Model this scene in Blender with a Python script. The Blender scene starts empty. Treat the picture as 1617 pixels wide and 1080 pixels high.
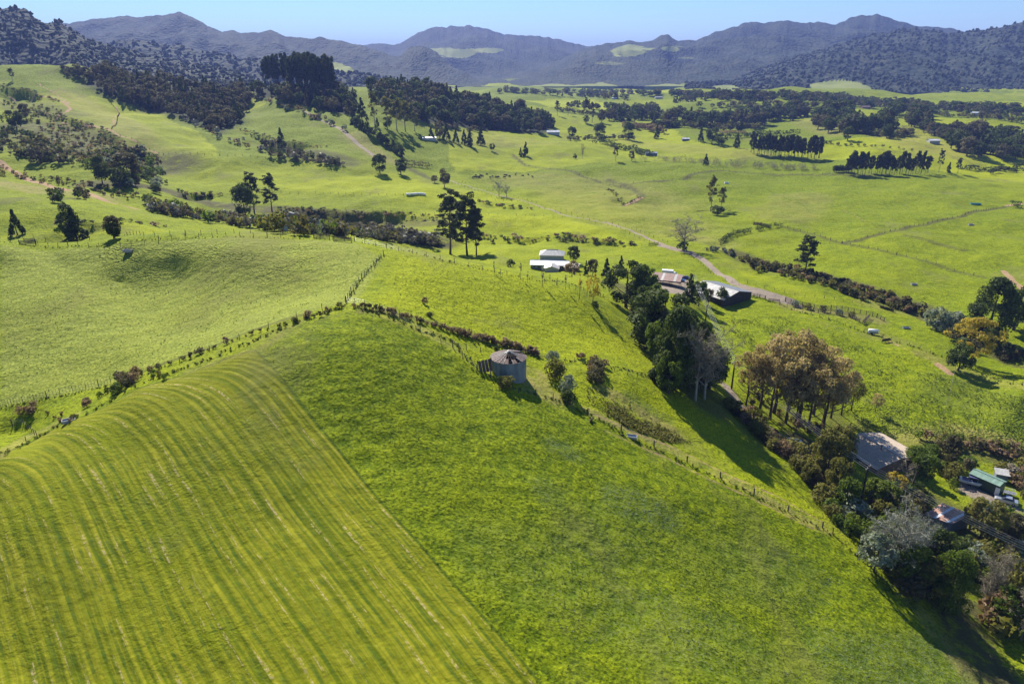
import bpy, math, random
import numpy as np
from mathutils import Vector
rnd = random.Random(7)
rng = np.random.default_rng(7)
SC = bpy.context.scene
COL = SC.collection
R = math.radians
# ------------------------------------------------------------------ camera
F0, CX, CY, PITCH = 1090.0, 808.5, 540.0, R(22.0)
cam_d = bpy.data.cameras.new('camera'); cam = bpy.data.objects.new('camera', cam_d); COL.objects.link(cam)
cam.location = (0, 0, 0); cam.rotation_euler = (R(90) - PITCH, 0, 0)
cam_d.sensor_width = 36.0; cam_d.lens = 36.0 * F0 / 1617.0
cam_d.clip_start = 0.5; cam_d.clip_end = 40000
SC.camera = cam
# ------------------------------------------------------------------ light
SUN_EL, SUN_AZ = R(38.0), R(-21.0)          # azimuth from +Y towards +X
w = bpy.data.worlds.new('World'); SC.world = w; w.use_nodes = True
nt = w.node_tree; bg = nt.nodes['Background']
sk = nt.nodes.new('ShaderNodeTexSky'); sk.sky_type = 'NISHITA'; sk.sun_disc = False
sk.sun_elevation = SUN_EL; sk.sun_rotation = SUN_AZ
sk.altitude = 100; sk.air_density = 1.0; sk.dust_density = 0.0; sk.ozone_density = 9.0
nt.links.new(sk.outputs[0], bg.inputs[0]); bg.inputs[1].default_value = 0.070
sl = bpy.data.lights.new('sun', 'SUN'); sl.energy = 5.0; sl.angle = R(0.5); sl.color = (1.0, 0.94, 0.82)
sun = bpy.data.objects.new('sun', sl); COL.objects.link(sun)
sdir = Vector((math.sin(SUN_AZ) * math.cos(SUN_EL), math.cos(SUN_AZ) * math.cos(SUN_EL), math.sin(SUN_EL)))
sun.rotation_euler = sdir.to_track_quat('Z', 'Y').to_euler()
vs = SC.view_settings; vs.view_transform = 'Standard'; vs.look = 'None'; vs.gamma = 1.0; vs.exposure = 1.0
vs.use_curve_mapping = False
SC.cycles.volume_bounces = 0; SC.cycles.max_bounces = 6; SC.cycles.transparent_max_bounces = 8
# ------------------------------------------------------------------ maths
CP, SP = math.cos(PITCH), math.sin(PITCH)
def ray(px, py):
    a, d = px - CX, py - CY
    return a, F0 * CP - d * SP, -F0 * SP - d * CP
def atz(px, py, z):
    a, b, c = ray(px, py); s = z / c
    return a * s, b * s
def atY(px, py, Y):
    a, b, c = ray(px, py); s = Y / b
    return a * s, Y, c * s
def lat(ix, iy, seed):
    h = (ix * 374761393 + iy * 668265263 + seed * 974634777) & 0xffffffff
    h = ((h ^ (h >> 13)) * 1274126177) & 0xffffffff
    return ((h ^ (h >> 16)) & 0xffff) / 32767.5 - 1.0
def noise2(x, y, seed=0):
    x = np.asarray(x, float); y = np.asarray(y, float)
    ix = np.floor(x).astype(np.int64); iy = np.floor(y).astype(np.int64)
    fx = x - ix; fy = y - iy
    fx = fx * fx * fx * (fx * (fx * 6 - 15) + 10); fy = fy * fy * fy * (fy * (fy * 6 - 15) + 10)
    a = lat(ix, iy, seed); b = lat(ix + 1, iy, seed); c = lat(ix, iy + 1, seed); d = lat(ix + 1, iy + 1, seed)
    return (a + (b - a) * fx) * (1 - fy) + (c + (d - c) * fx) * fy
def fbm(x, y, seed=0, octv=4, gain=0.5):
    t = 0; a = 1.0
    for o in range(octv):
        t = t + a * noise2(x * 2 ** o + 17.3 * o, y * 2 ** o - 9.1 * o, seed + o); a *= gain
    return t
def sstep(a, b, x):
    t = np.clip((x - a) / (b - a), 0, 1); return t * t * (3 - 2 * t)
# ------------------------------------------------------------------ ground height
# (pixel x, pixel y, height below the camera in metres)
CPTS = [
 # near field and its crest
 (0,1080,-58),(30,1060,-58),(400,1080,-56.5),(800,1080,-57),(1100,1080,-63),(1300,1060,-72),(1450,1060,-79),(1617,1080,-85),
 (0,900,-55),(200,900,-54.5),(400,800,-51.5),(600,900,-53.5),(800,900,-56),(1000,900,-62),(1150,900,-68),(1300,930,-75),
 (0,760,-52),(0,715,-51.5),(120,662,-49.5),(215,610,-47),(300,650,-47.5),(200,700,-50),(400,560,-43),(480,505,-41.2),(570,492,-41),
 (480,640,-46.5),(600,700,-49.5),(640,600,-46),(700,540,-46.5),(720,620,-50),(800,700,-53.5),(850,640,-54),(1000,800,-61),(900,700,-57),
 (1050,750,-63),(1150,800,-68),(1200,840,-70.5),(1300,850,-75),(1380,900,-78),(1440,950,-80.5),
 (803,598,-52),(905,640,-56.5),(880,585,-55),(930,655,-57.5),(1000,690,-61.5),(1020,640,-64),(1080,600,-70),(1140,620,-73),(1000,600,-61),
 (1200,760,-72),(1250,740,-77),(1150,700,-72),
 # gully left of the crest, and the left paddock
 (40,690,-55),(0,680,-56),(0,645,-56),(60,625,-54.5),(120,640,-52),(180,603,-52),(100,580,-54),(0,560,-54),(200,560,-51),(400,500,-45.5),(300,540,-48.5),
 (0,470,-50.5),(150,480,-51),(300,470,-49.5),(420,470,-47),(500,460,-44.5),
 (0,420,-49),(100,415,-49),(200,450,-51),(200,405,-46),(280,430,-48.5),(280,395,-43.5),(380,400,-42.5),(380,430,-45.5),(450,385,-42),(450,420,-43.5),
 (0,388,-45),(100,389,-45),(215,388,-44),(300,376,-42.5),(400,374,-42.2),(500,375,-42),(560,383,-42.5),(560,440,-42.2),(605,405,-43),
 # field right of the crest, down to the farm drive
 (640,470,-44),(650,400,-44),(700,412,-45.5),(700,470,-46.5),(750,424,-48),(800,433,-51),(850,443,-54),(905,455,-57),(800,490,-51.5),(750,520,-50),
 (900,500,-58),(960,480,-65),(940,540,-61),(1000,560,-66),(1020,530,-72),(985,495,-72),(870,550,-56),
 # farmyard, house terrace
 (1000,450,-84),(900,430,-85),(840,420,-85),(800,400,-86),(880,400,-88),(960,410,-88),(1060,450,-86),(1130,470,-86.5),(1100,420,-89),(1180,455,-87),
 (1200,480,-86),(1250,487,-87),(1330,510,-87.5),(1120,500,-86),(1150,560,-82),(1150,540,-83),(1300,560,-88),(1200,600,-81),(1180,650,-77.5),(1270,690,-82),
 (1400,600,-88.5),(1440,550,-87.5),(1380,640,-88.5),(1500,580,-87.5),(1617,620,-86),(1550,650,-89.5),(1617,700,-92),(1500,700,-91),(1440,740,-89),(1385,740,-88),
 (1330,760,-84),(1300,790,-79),(1560,780,-90.5),(1617,800,-91.5),(1500,830,-89),(1450,850,-86),(1400,860,-82),(1550,900,-88),(1617,900,-90),(1480,940,-83),(1560,1000,-85.5),(1617,1000,-88),
 # creek and right flats
 (1150,395,-92),(1200,425,-93.5),(1280,440,-94),(1380,468,-94),(1460,495,-94.5),(1540,540,-94),(1617,570,-93),
 (1300,410,-92.5),(1260,380,-93),(1400,420,-92),(1500,440,-92.5),(1617,440,-92),(1550,500,-92.5),(1617,500,-92),(1300,470,-89.5),(1400,500,-90.5),(1500,540,-91),
 (1100,370,-93),(1200,350,-95),(1400,330,-96),(1617,330,-96),(1100,330,-97),(1400,285,-97),(1617,280,-97),(1200,285,-98),(1050,350,-95),
 # centre flats
 (950,350,-93.5),(880,330,-94),(1000,310,-98),(900,290,-98),(800,300,-95),(950,265,-98),(860,250,-95),(1050,270,-98),(750,270,-92),(700,290,-91),
 (700,320,-90),(800,330,-92),(640,305,-88),(640,330,-92),(560,325,-90),(560,300,-86),(450,300,-85),(350,290,-83),(300,270,-79),(480,330,-90),(760,345,-93),(760,375,-94),(900,375,-93),(960,385,-91.5),(620,350,-94),(560,340,-93),(860,388,-92),
 (725,405,-93),(640,380,-92),(560,370,-90),
 # gully behind the back fence, low ridge on the left
 (0,372,-60),(100,372,-61),(200,374,-62),(300,370,-68),(0,335,-55),(100,328,-54.5),(200,340,-60),(300,357,-69),(400,366,-80),
 (420,355,-86),(350,345,-83),(270,325,-76),(230,300,-71),(200,320,-70),(400,335,-88),(480,360,-90),
 # left scrub slopes
 (0,300,-61),(60,310,-62),(240,250,-72),(300,230,-66),
 (400,240,-72),(430,260,-80),(360,260,-74),(500,290,-84),
 (540,240,-74),(460,240,-72),(600,270,-84),(640,255,-84),(120,300,-64),
 (590,200,-62),(640,215,-75),(650,235,-82),(560,205,-64),
 (600,150,-40),(640,160,-48),(620,185,-60),(720,190,-73),(800,200,-83),(860,210,-87),(780,170,-66),(700,150,-44),(850,180,-78),
 (720,240,-86),(800,230,-88),(830,205,-87),(900,215,-91),
 # far farmland
 (950,200,-91),(1050,220,-95),(1150,215,-93),(1250,220,-90),(1180,240,-96),(1300,245,-95),(1350,215,-83),(1420,235,-88),(1500,250,-95),(1617,255,-97),
 (1000,180,-88),(1100,180,-86),(1100,160,-76),(1200,170,-80),(1230,155,-66),(1330,155,-70),(1330,190,-82),(1000,160,-80),(900,170,-83),(950,150,-78),
 (1450,190,-82),(1400,165,-72),(1500,180,-74),(1617,185,-76),(1550,215,-86),(1617,215,-88),(880,150,-80),(1480,165,-70),(1600,175,-73),
 (820,145,-80),(1000,148,-76),(1200,148,-68),
]
DPTS = [  # (pixel x, pixel y, distance) on the left hills
 (0,255,470),(60,270,450),(140,250,485),(200,270,475),(0,215,555),(60,230,530),(110,215,565),(160,200,620),(230,215,610),
 (0,185,650),(80,190,655),(0,150,760),(100,155,765),(160,165,770),(200,170,785),(0,125,870),(60,112,900),(0,104,940),(60,101,950),(110,103,950),
 (130,125,885),(180,140,860),(250,140,905),(330,150,905),(280,190,765),(350,215,680),(390,175,900),(440,170,860),
 (400,140,985),(470,135,905),(530,150,935),(540,180,870),(470,200,750),(250,118,1000),(150,108,960),
]
WPTS = [  # hidden ground, world (X, Y, z)
 (-90,300,-66),(-150,260,-64),(-60,240,-60),(-30,240,-66),(0,230,-68),(30,240,-74),(60,235,-79),(-140,215,-55),(-220,230,-56),
 (0,40,-58.5),(-50,35,-61),(50,40,-68),(0,20,-62),(-25,20,-63),(25,20,-66),(90,70,-85),(110,90,-88),
 (-110,100,-57),(-130,120,-56),(-180,160,-55),
 (200,160,-90),(240,200,-90),(320,280,-92),(600,500,-96),(-250,200,-52),(-450,400,-55),(-800,650,-40),(-1100,950,-4),(-800,1250,-45),(-600,1250,-45),(-1300,1000,-20),(1000,900,-95),
 (-900,1300,-60),(-400,1250,-60),(-1600,1500,-70),(-600,1050,-25),(-350,1000,-28),(-150,1500,-60),(-500,1900,-90),
 (0,2600,-86),(1500,2700,-88),(-1500,2700,-90),(2800,2700,-85),(-2800,2700,-90),
 (0,5000,-90),(4000,5000,-90),(-4000,5000,-90),(0,12000,-95),(12000,12000,-95),(-12000,12000,-95),
]
pts = []
for px, py, z in CPTS:
    X, Y = atz(px, py, z); pts.append((X / Y, math.log(Y), z))
for px, py, Y in DPTS:
    X, Y, z = atY(px, py, Y); pts.append((X / Y, math.log(Y), z))
for X, Y, z in WPTS: pts.append((X / Y, math.log(Y), z))
pts = np.array(pts); PU, PV, PZ = pts.T
KU = 1.6
def tps(r2): return 0.5 * r2 * np.log(r2 + 1e-12)
n = len(pts)
d2 = (KU * (PU[:, None] - PU[None])) ** 2 + (PV[:, None] - PV[None]) ** 2
A = np.zeros((n + 3, n + 3)); A[:n, :n] = tps(d2) + np.eye(n) * 0.0022
Q = np.stack([np.ones(n), PU, PV], 1); A[:n, n:] = Q; A[n:, :n] = Q.T
WT = np.linalg.solve(A, np.concatenate([PZ, np.zeros(3)]))
def base_h(U, V):
    out = np.empty(U.size); u = U.ravel(); v = V.ravel()
    for i in range(0, u.size, 8192):
        a, b = u[i:i + 8192, None], v[i:i + 8192, None]
        out[i:i + 8192] = tps((KU * (a - PU)) ** 2 + (b - PV) ** 2) @ WT[:n] + WT[n] + WT[n + 1] * a[:, 0] + WT[n + 2] * b[:, 0]
    return out.reshape(U.shape)
NU, NV = 640, 730
gu = np.linspace(-1.3, 1.3, NU)
vv = np.linspace(math.log(20), math.log(14000), 4000)
dens = np.interp(vv, [math.log(20), math.log(45), math.log(250), math.log(900), math.log(2500), math.log(14000)], [.8, 1.35, 1.35, 1.1, .6, .2])
cd = np.cumsum(dens); cd = (cd - cd[0]) / (cd[-1] - cd[0]); gv = np.interp(np.linspace(0, 1, NV), cd, vv)
# base surface on a coarser lattice, then interpolated
U1, V1 = np.meshgrid(np.linspace(-1.3, 1.3, 270), np.interp(np.linspace(0, 1, 330), cd, vv))
B1 = base_h(U1, V1)
def interp2(B, us, vs_, U, V):
    iu = np.clip((U - us[0]) / (us[1] - us[0]), 0, len(us) - 1.001); j = iu.astype(int); fu = iu - j
    iv = np.clip(np.interp(V, vs_, np.arange(len(vs_))), 0, len(vs_) - 1.001); k = iv.astype(int); fv = iv - k
    return (B[k, j] * (1 - fu) + B[k, j + 1] * fu) * (1 - fv) + (B[k + 1, j] * (1 - fu) + B[k + 1, j + 1] * fu) * fv
GU, GV = np.meshgrid(gu, gv)
GY = np.exp(GV); GX = GU * GY
GZ = interp2(B1, U1[0], V1[:, 0], GU, GV)
def seg_dist(X, Y, poly, closed=False):
    best = np.full(X.shape, 1e9)
    m = len(poly)
    for i in range(m if closed else m - 1):
        ax, ay = poly[i]; bx, by = poly[(i + 1) % m]
        dx, dy = bx - ax, by - ay; L = dx * dx + dy * dy + 1e-9
        t = np.clip(((X - ax) * dx + (Y - ay) * dy) / L, 0, 1)
        best = np.minimum(best, np.hypot(X - ax - t * dx, Y - ay - t * dy))
    return best
def inside(X, Y, poly):
    c = np.zeros(X.shape, bool); m = len(poly)
    for i in range(m):
        ax, ay = poly[i]; bx, by = poly[(i + 1) % m]
        c ^= ((ay > Y) != (by > Y)) & (X < (bx - ax) * (Y - ay) / (by - ay + 1e-12) + ax)
    return c
# relief on top of the broad shape
far = sstep(500, 900, GY)
GZ = GZ + 0.22 * fbm(GX / 14, GY / 14, 3, 3) * (1 - sstep(900, 1400, GY)) * (1 + 1.2 * sstep(200, 420, GY)) + far * 1.6 * fbm(GX / 90, GY / 90, 5, 3) * (1 - sstep(3000, 5000, GY))
GZ = GZ + sstep(150, 300, GY) * (1 - sstep(900, 1300, GY)) * 1.8 * fbm(GX / 45, GY / 50, 8, 4)
GZ = GZ - sstep(330, 450, GY) * (1 - sstep(950, 1200, GY)) * sstep(-30, -220, GX) * 3.2 * np.abs(fbm(GX / 60, GY / 110, 27, 4))
GZ = GZ + sstep(420, 700, GY) * (1 - sstep(1500, 2200, GY)) * (3.2 * fbm(GX / 140, GY / 170, 14, 3) - 3.0 * np.abs(fbm(GX / 210, GY / 260, 15, 3)) * sstep(700, 1000, GY))
GZ = GZ + sstep(1100, 1600, GY) * (1 - sstep(4000, 5000, GY)) * 13 * fbm(GX / 260, GY / 300, 6, 3)
def g_col(px): return np.clip((px_u - gu[0]) / (gu[1] - gu[0]), 0, NU - 1.001)
def ground(px, py):
    """first point of the ground surface met by the sight line through a photograph pixel"""
    a, b, c = ray(px, py); u = a / b; k = c / b
    iu = min(max((u - gu[0]) / (gu[1] - gu[0]), 0), NU - 1.001); j = int(iu); f = iu - j
    col = GZ[:, j] * (1 - f) + GZ[:, j + 1] * f
    Ys = GY[:, 0]; dd = k * Ys - col
    idx = np.where(dd < 0)[0]
    if len(idx) == 0: Y = 3000.0
    else:
        i = max(idx[0], 1); t = dd[i - 1] / (dd[i - 1] - dd[i] + 1e-12); Y = Ys[i - 1] + (Ys[i] - Ys[i - 1]) * t
    return Vector((u * Y, Y, float(np.interp(Y, Ys, col))))
def gz(X, Y):
    u = X / Y
    return float(interp2(GZ, gu, gv, np.array([u]), np.array([math.log(Y)]))[0])
def topz(px_base, P, pytop):
    a, b, c = ray(px_base, pytop); return c / b * P.y
def W(poly): return [tuple(ground(*p)[:2]) for p in poly]
# ------------------------------------------------------------------ materials
MATS = {}
class NB:
    """small node-tree builder"""
    def __init__(s, name):
        s.m = bpy.data.materials.new(name); s.m.use_nodes = True; s.t = s.m.node_tree
        s.t.nodes.clear(); s.out = s.t.nodes.new('ShaderNodeOutputMaterial')
    def n(s, typ, **kw):
        nd = s.t.nodes.new(typ)
        for k, v in kw.items(): setattr(nd, k, v)
        return nd
    def L(s, a, b): s.t.links.new(a, b)
    def put(s, sock, v):
        if hasattr(v, 'is_output'): s.L(v, sock)
        elif isinstance(v, (tuple, list)) and len(v) == 3 and sock.type == 'RGBA': sock.default_value = (*v, 1)
        else: sock.default_value = v
    def attr(s, name): return s.n('ShaderNodeAttribute', attribute_name=name).outputs['Fac']
    def pos(s): return s.n('ShaderNodeNewGeometry').outputs['Position']
    def math(s, op, a, b=0.0, c=0.0):
        nd = s.n('ShaderNodeMath', operation=op)
        for i, v in enumerate((a, b, c)): s.put(nd.inputs[i], v)
        return nd.outputs[0]
    def ss(s, a, b, x):
        nd = s.n('ShaderNodeMapRange', interpolation_type='SMOOTHSTEP')
        s.put(nd.inputs[0], x); nd.inputs[1].default_value = a; nd.inputs[2].default_value = b
        return nd.outputs[0]
    def mix(s, f, a, b, bt='MIX'):
        nd = s.n('ShaderNodeMix', data_type='RGBA', blend_type=bt)
        s.put(nd.inputs[0], f); s.put(nd.inputs[6], a); s.put(nd.inputs[7], b)
        return nd.outputs[2]
    def noise(s, vec, scale, det=2.0, rough=0.5, dist=0.0):
        nd = s.n('ShaderNodeTexNoise'); s.put(nd.inputs['Vector'], vec)
        nd.inputs['Scale'].default_value = scale; nd.inputs['Detail'].default_value = det
        nd.inputs['Roughness'].default_value = rough; nd.inputs['Distortion'].default_value = dist
        return nd.outputs['Fac']
    def scale(s, vec, v):
        nd = s.n('ShaderNodeVectorMath', operation='MULTIPLY'); s.L(vec, nd.inputs[0]); nd.inputs[1].default_value = v
        return nd.outputs[0]
    def bump(s, h, dist, strength=1.0, prev=None):
        nd = s.n('ShaderNodeBump'); s.put(nd.inputs['Height'], h); nd.inputs['Distance'].default_value = dist
        s.put(nd.inputs['Strength'], strength)
        if prev is not None: s.L(prev, nd.inputs['Normal'])
        return nd.outputs[0]
    def pbr(s, col, rough=0.9, normal=None, spec=0.3, metal=0.0):
        nd = s.n('ShaderNodeBsdfPrincipled'); s.put(nd.inputs['Base Color'], col); s.put(nd.inputs['Roughness'], rough)
        nd.inputs['Specular IOR Level'].default_value = spec; nd.inputs['Metallic'].default_value = metal
        if normal is not None: s.L(normal, nd.inputs['Normal'])
        return nd
    def done(s, sh): s.L(sh, s.out.inputs['Surface']); return s.m
def tag(o, label=None, cat=None, group=None, kind=None):
    if label: o['label'] = label
    if cat: o['category'] = cat
    if group: o['group'] = group
    if kind: o['kind'] = kind
    return o
def np_mesh(name, V, F, smooth=False, attrs=None, mats=(), midx=None):
    V = np.ascontiguousarray(V, np.float32); F = np.ascontiguousarray(F, np.int32); k = F.shape[1]
    me = bpy.data.meshes.new(name)
    me.vertices.add(len(V)); me.vertices.foreach_set('co', V.ravel())
    me.loops.add(F.size); me.loops.foreach_set('vertex_index', F.ravel())
    me.polygons.add(len(F)); me.polygons.foreach_set('loop_start', np.arange(0, F.size, k, dtype=np.int32))
    try: me.polygons.foreach_set('loop_total', np.full(len(F), k, np.int32))
    except Exception: pass
    for m in mats: me.materials.append(m)
    if midx is not None: me.polygons.foreach_set('material_index', np.ascontiguousarray(midx, np.int32))
    if smooth: me.polygons.foreach_set('use_smooth', np.ones(len(F), bool))
    me.update(calc_edges=True)
    for nme, arr in (attrs or {}).items():
        at = me.attributes.new(nme, 'FLOAT', 'POINT'); at.data.foreach_set('value', np.ascontiguousarray(arr, np.float32).ravel())
    return me
def grid_faces(nr, nc):
    i = np.arange(nr - 1)[:, None] * nc + np.arange(nc - 1)[None]
    return np.stack([i, i + 1, i + nc + 1, i + nc], -1).reshape(-1, 4)
def link(name, me, parent=None, loc=None, rz=0.0, sc=None):
    o = bpy.data.objects.new(name, me); COL.objects.link(o)
    if parent is not None: o.parent = parent
    if loc is not None: o.location = loc
    if rz: o.rotation_euler = (0, 0, rz)
    if sc is not None: o.scale = sc
    return o
# ------------------------------------------------------------------ marks on the ground (world-space distances)
def sd_line(lines):
    """lines: (pixel polyline, half width m) -> metres outside the nearest strip (negative inside)"""
    best = np.full(GX.shape, 50.0)
    for poly, hw in lines:
        P = W(poly); xs = [p[0] for p in P]; ys = [p[1] for p in P]
        m = (GX > min(xs) - 12) & (GX < max(xs) + 12) & (GY > min(ys) - 12) & (GY < max(ys) + 12)
        if m.any(): best[m] = np.minimum(best[m], seg_dist(GX[m], GY[m], P) - hw)
    return np.clip(best, -10, 12)
def soft(blobs):
    """blobs: (pixel polyline, radius m, strength)"""
    out = np.zeros(GX.shape)
    for poly, r, st in blobs:
        P = W(poly); xs = [p[0] for p in P]; ys = [p[1] for p in P]
        m = (GX > min(xs) - r) & (GX < max(xs) + r) & (GY > min(ys) - r) & (GY < max(ys) + r)
        if m.any():
            d = seg_dist(GX[m], GY[m], P if len(P) > 1 else P * 2) / r
            out[m] = np.maximum(out[m], st * (1 - sstep(0.45, 1.0, d)))
    return out
def poly_soft(polys):
    out = np.zeros(GX.shape)
    for poly, st, edge in polys:
        P = W(poly); s = seg_dist(GX, GY, P, True) * np.where(inside(GX, GY, P), 1, -1)
        out = np.maximum(out, st * sstep(-edge, edge, s))
    return out
# banks and cuttings: extra real relief before anything is placed
BANKS = []
def bank(poly, drop, width):
    """lower the ground on the camera side of a line: a steep face towards the viewer"""
    global GZ
    P = W(poly); xs = [p[0] for p in P]; ys = [p[1] for p in P]; r = width * 6
    if drop > 2.2: BANKS.append((poly, width))
    m = (GX > min(xs)) & (GX < max(xs)) & (GY > min(ys) - r) & (GY < max(ys) + r)
    if not m.any(): return
    yl = np.interp(GX[m], xs, ys); d = yl - GY[m]
    ends = np.interp(GX[m], [xs[0], xs[0] + (xs[-1] - xs[0]) * .35, xs[0] + (xs[-1] - xs[0]) * .65, xs[-1]], [0, 1, 1, 0]); ends = ends * ends * (3 - 2 * ends) * (.75 + .5 * noise2(GX[m] / 22, GY[m] / 60, 19))
    d = d + width * .35 * fbm(GX[m] / 9, GY[m] / 30, 4, 3); GZ[m] -= drop * (1.5 if drop > 2.2 else 1) * ends * sstep(-width * .05, width * .7, d) * (1 - sstep(width * 1.5, width * 6, d)) * (0.85 + 0.3 * noise2(GX[m] / 12, GY[m] / 12, 4))
for b in [([(440, 330), (500, 332), (560, 336), (640, 338), (700, 345)], 4.5, 9), ([(700, 350), (760, 372), (850, 376), (900, 374)], 3, 6),
          ([(880, 370), (960, 380), (1010, 386)], 2.5, 5), ([(760, 318), (800, 325), (840, 330)], 2.5, 6),
          ([(0, 133), (40, 142), (95, 160)], 7, 10), ([(80, 182), (120, 190), (165, 205)], 7, 9), ([(160, 208), (205, 228)], 6, 8), ([(205, 240), (255, 246)], 5, 7),
          ([(166, 438), (184, 435), (203, 437)], .75, .6), ([(180, 392), (205, 393), (225, 392)], .8, .8),
          ([(160, 405), (280, 404), (380, 400), (480, 396)], .7, 5), ([(240, 416), (300, 420), (400, 418)], .5, 3),
          ([(100, 352), (180, 355), (260, 356)], 2.5, 9), ([(630, 243), (690, 250), (760, 252)], 2, 20), ([(1360, 500), (1420, 520), (1470, 545)], 1.5, 6),
          ([(300, 305), (330, 306), (350, 309)], 4, 8), ([(1170, 620), (1300, 640), (1480, 640)], .8, 5),
          ([(380, 205), (440, 222), (520, 232)], 4, 12)]: bank(*b)
def notch(poly, depth, width):
    global GZ
    P = W(poly); d = seg_dist(GX, GY, P); GZ -= depth * np.exp(-(d / width) ** 2)
notch([(1130, 385), (1200, 423), (1290, 437), (1380, 468), (1450, 492), (1540, 540), (1617, 575)], 2.2, 5)
notch([(980, 320), (1010, 300), (960, 285), (930, 275)], 1.5, 6)
notch([(0, 678), (35, 672)], 1.2, 2.5)
# attributes
e0, e1 = ground(400, 553), ground(852, 1080)
ex, ey = e1.x - e0.x, e1.y - e0.y; el = math.hypot(ex, ey)
d1 = -((GX - e0.x) * (-ey) + (GY - e0.y) * ex) / el * 1.0
if d1[20, 100] < 0: d1 = -d1                      # positive to the left of the mowing edge
CREST = W([(0, 722), (60, 690), (125, 660), (215, 615), (300, 588), (360, 566), (410, 552)])
CREST = [(CREST[0][0] - 60, CREST[0][1] - 35)] + CREST
cx_ = np.array([p[0] for p in CREST]); cy_ = np.array([p[1] for p in CREST])
yc = np.interp(GX, cx_, cy_); dc = seg_dist(GX, GY, CREST) * np.where(GY < yc, 1, -1)
mown = np.minimum(d1, dc); mown[GY > 150] = -10
stripe = d1 - 6 * np.exp(-np.clip(dc, 0, 60) / 4.5)
head = np.exp(-np.clip(dc, 0, 99) / 5.0)
gravel = sd_line([([(700, 280), (722, 290), (760, 300), (800, 312), (850, 325), (900, 342), (960, 352), (1020, 375), (1050, 388)], 1.3),
                  ([(1085, 397), (1110, 410), (1130, 428), (1160, 448), (1200, 462), (1240, 474), (1262, 484)], 1.8),
                  ([(1045, 388), (1088, 398)], 2.6), ([(590, 246), (565, 228), (545, 210), (525, 198), (495, 184), (475, 176)], 2.2),
                  ([(1180, 458), (1215, 466), (1240, 474)], 4.5), ([(1145, 608), (1165, 635), (1205, 670), (1250, 700), (1290, 740)], 1.5)])
clay = sd_line([([(1000, 490), (1012, 505), (1030, 532)], 1.8), ([(0, 255), (45, 285), (100, 300), (160, 315), (215, 330)], 2.6), ([(80, 192), (130, 203), (190, 215), (250, 243)], 1.6),
                ([(0, 143), (60, 150), (100, 162), (112, 172), (90, 190)], 1.6), ([(60, 131), (90, 150), (112, 166)], 1.2), ([(180, 165), (188, 180), (178, 200)], 1.0),
                ([(940, 655), (990, 678), (1060, 705), (1110, 730), (1160, 755), (1230, 785), (1305, 828)], .28), ([(955, 680), (1000, 700), (1050, 722), (1100, 747), (1150, 770), (1220, 802), (1290, 838)], .22),
                ([(1230, 488), (1262, 500), (1330, 518), (1400, 540), (1440, 556), (1480, 572)], .35), ([(1330, 505), (1375, 520), (1420, 545)], .4),
                ([(1585, 428), (1600, 445), (1617, 460)], 1.4), ([(1480, 575), (1500, 590)], 1.2), ([(1330, 330), (1365, 350)], .6), ([(1590, 325), (1617, 322)], 2.5), ([(1015, 312), (985, 325)], 1.5)])
yard = poly_soft([([(1035, 440), (1085, 440), (1100, 452), (1110, 466), (1085, 470), (1040, 462)], 1, .8), ([(1512, 752), (1560, 772), (1600, 792), (1617, 810), (1560, 800), (1515, 775)], 1, .4)])
dry = soft([([(840, 590), (850, 615), (880, 630)], 4, .8), ([(0, 290), (60, 300), (150, 310)], 16, .8), ([(100, 150), (160, 180), (220, 230)], 30, .5), ([(850, 285), (920, 290), (1000, 320)], 70, .4),
            ([(960, 620), (1010, 650), (1060, 680)], 3.5, .7), ([(930, 650), (1050, 705), (1150, 757), (1300, 835)], 2.2, .55), ([(1270, 310), (1240, 340)], 28, .35), ([(1280, 190), (1340, 210)], 40, .5), ([(1380, 200), (1480, 240)], 60, .5),
            ([(700, 205), (740, 215), (800, 225)], 50, .35), ([(560, 215), (610, 255)], 18, .6), ([(900, 300), (1000, 350), (1050, 360)], 50, .3), ([(1060, 370), (1130, 385)], 18, .5), ([(440, 345), (560, 340), (690, 350)], 14, .3),
            ([(1440, 700), (1520, 690), (1617, 720)], 9, .6), ([(1245, 484), (1320, 495), (1385, 505)], 6, .9), ([(1460, 560), (1617, 610)], 5, .4), ([(1320, 795), (1440, 945), (1540, 1080)], 2.5, .5), ([(590, 490), (640, 510), (715, 545)], 3, .4), ([(850, 225), (780, 215)], 40, .3),
            ([(1000, 225), (1100, 235), (1180, 245)], 40, .35), ([(1380, 480), (1480, 500), (1540, 520)], 10, .4), ([(120, 655), (40, 690), (0, 720)], 1.5, .5), ([(300, 585), (410, 552), (480, 505)], 1.2, .4)])
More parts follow.
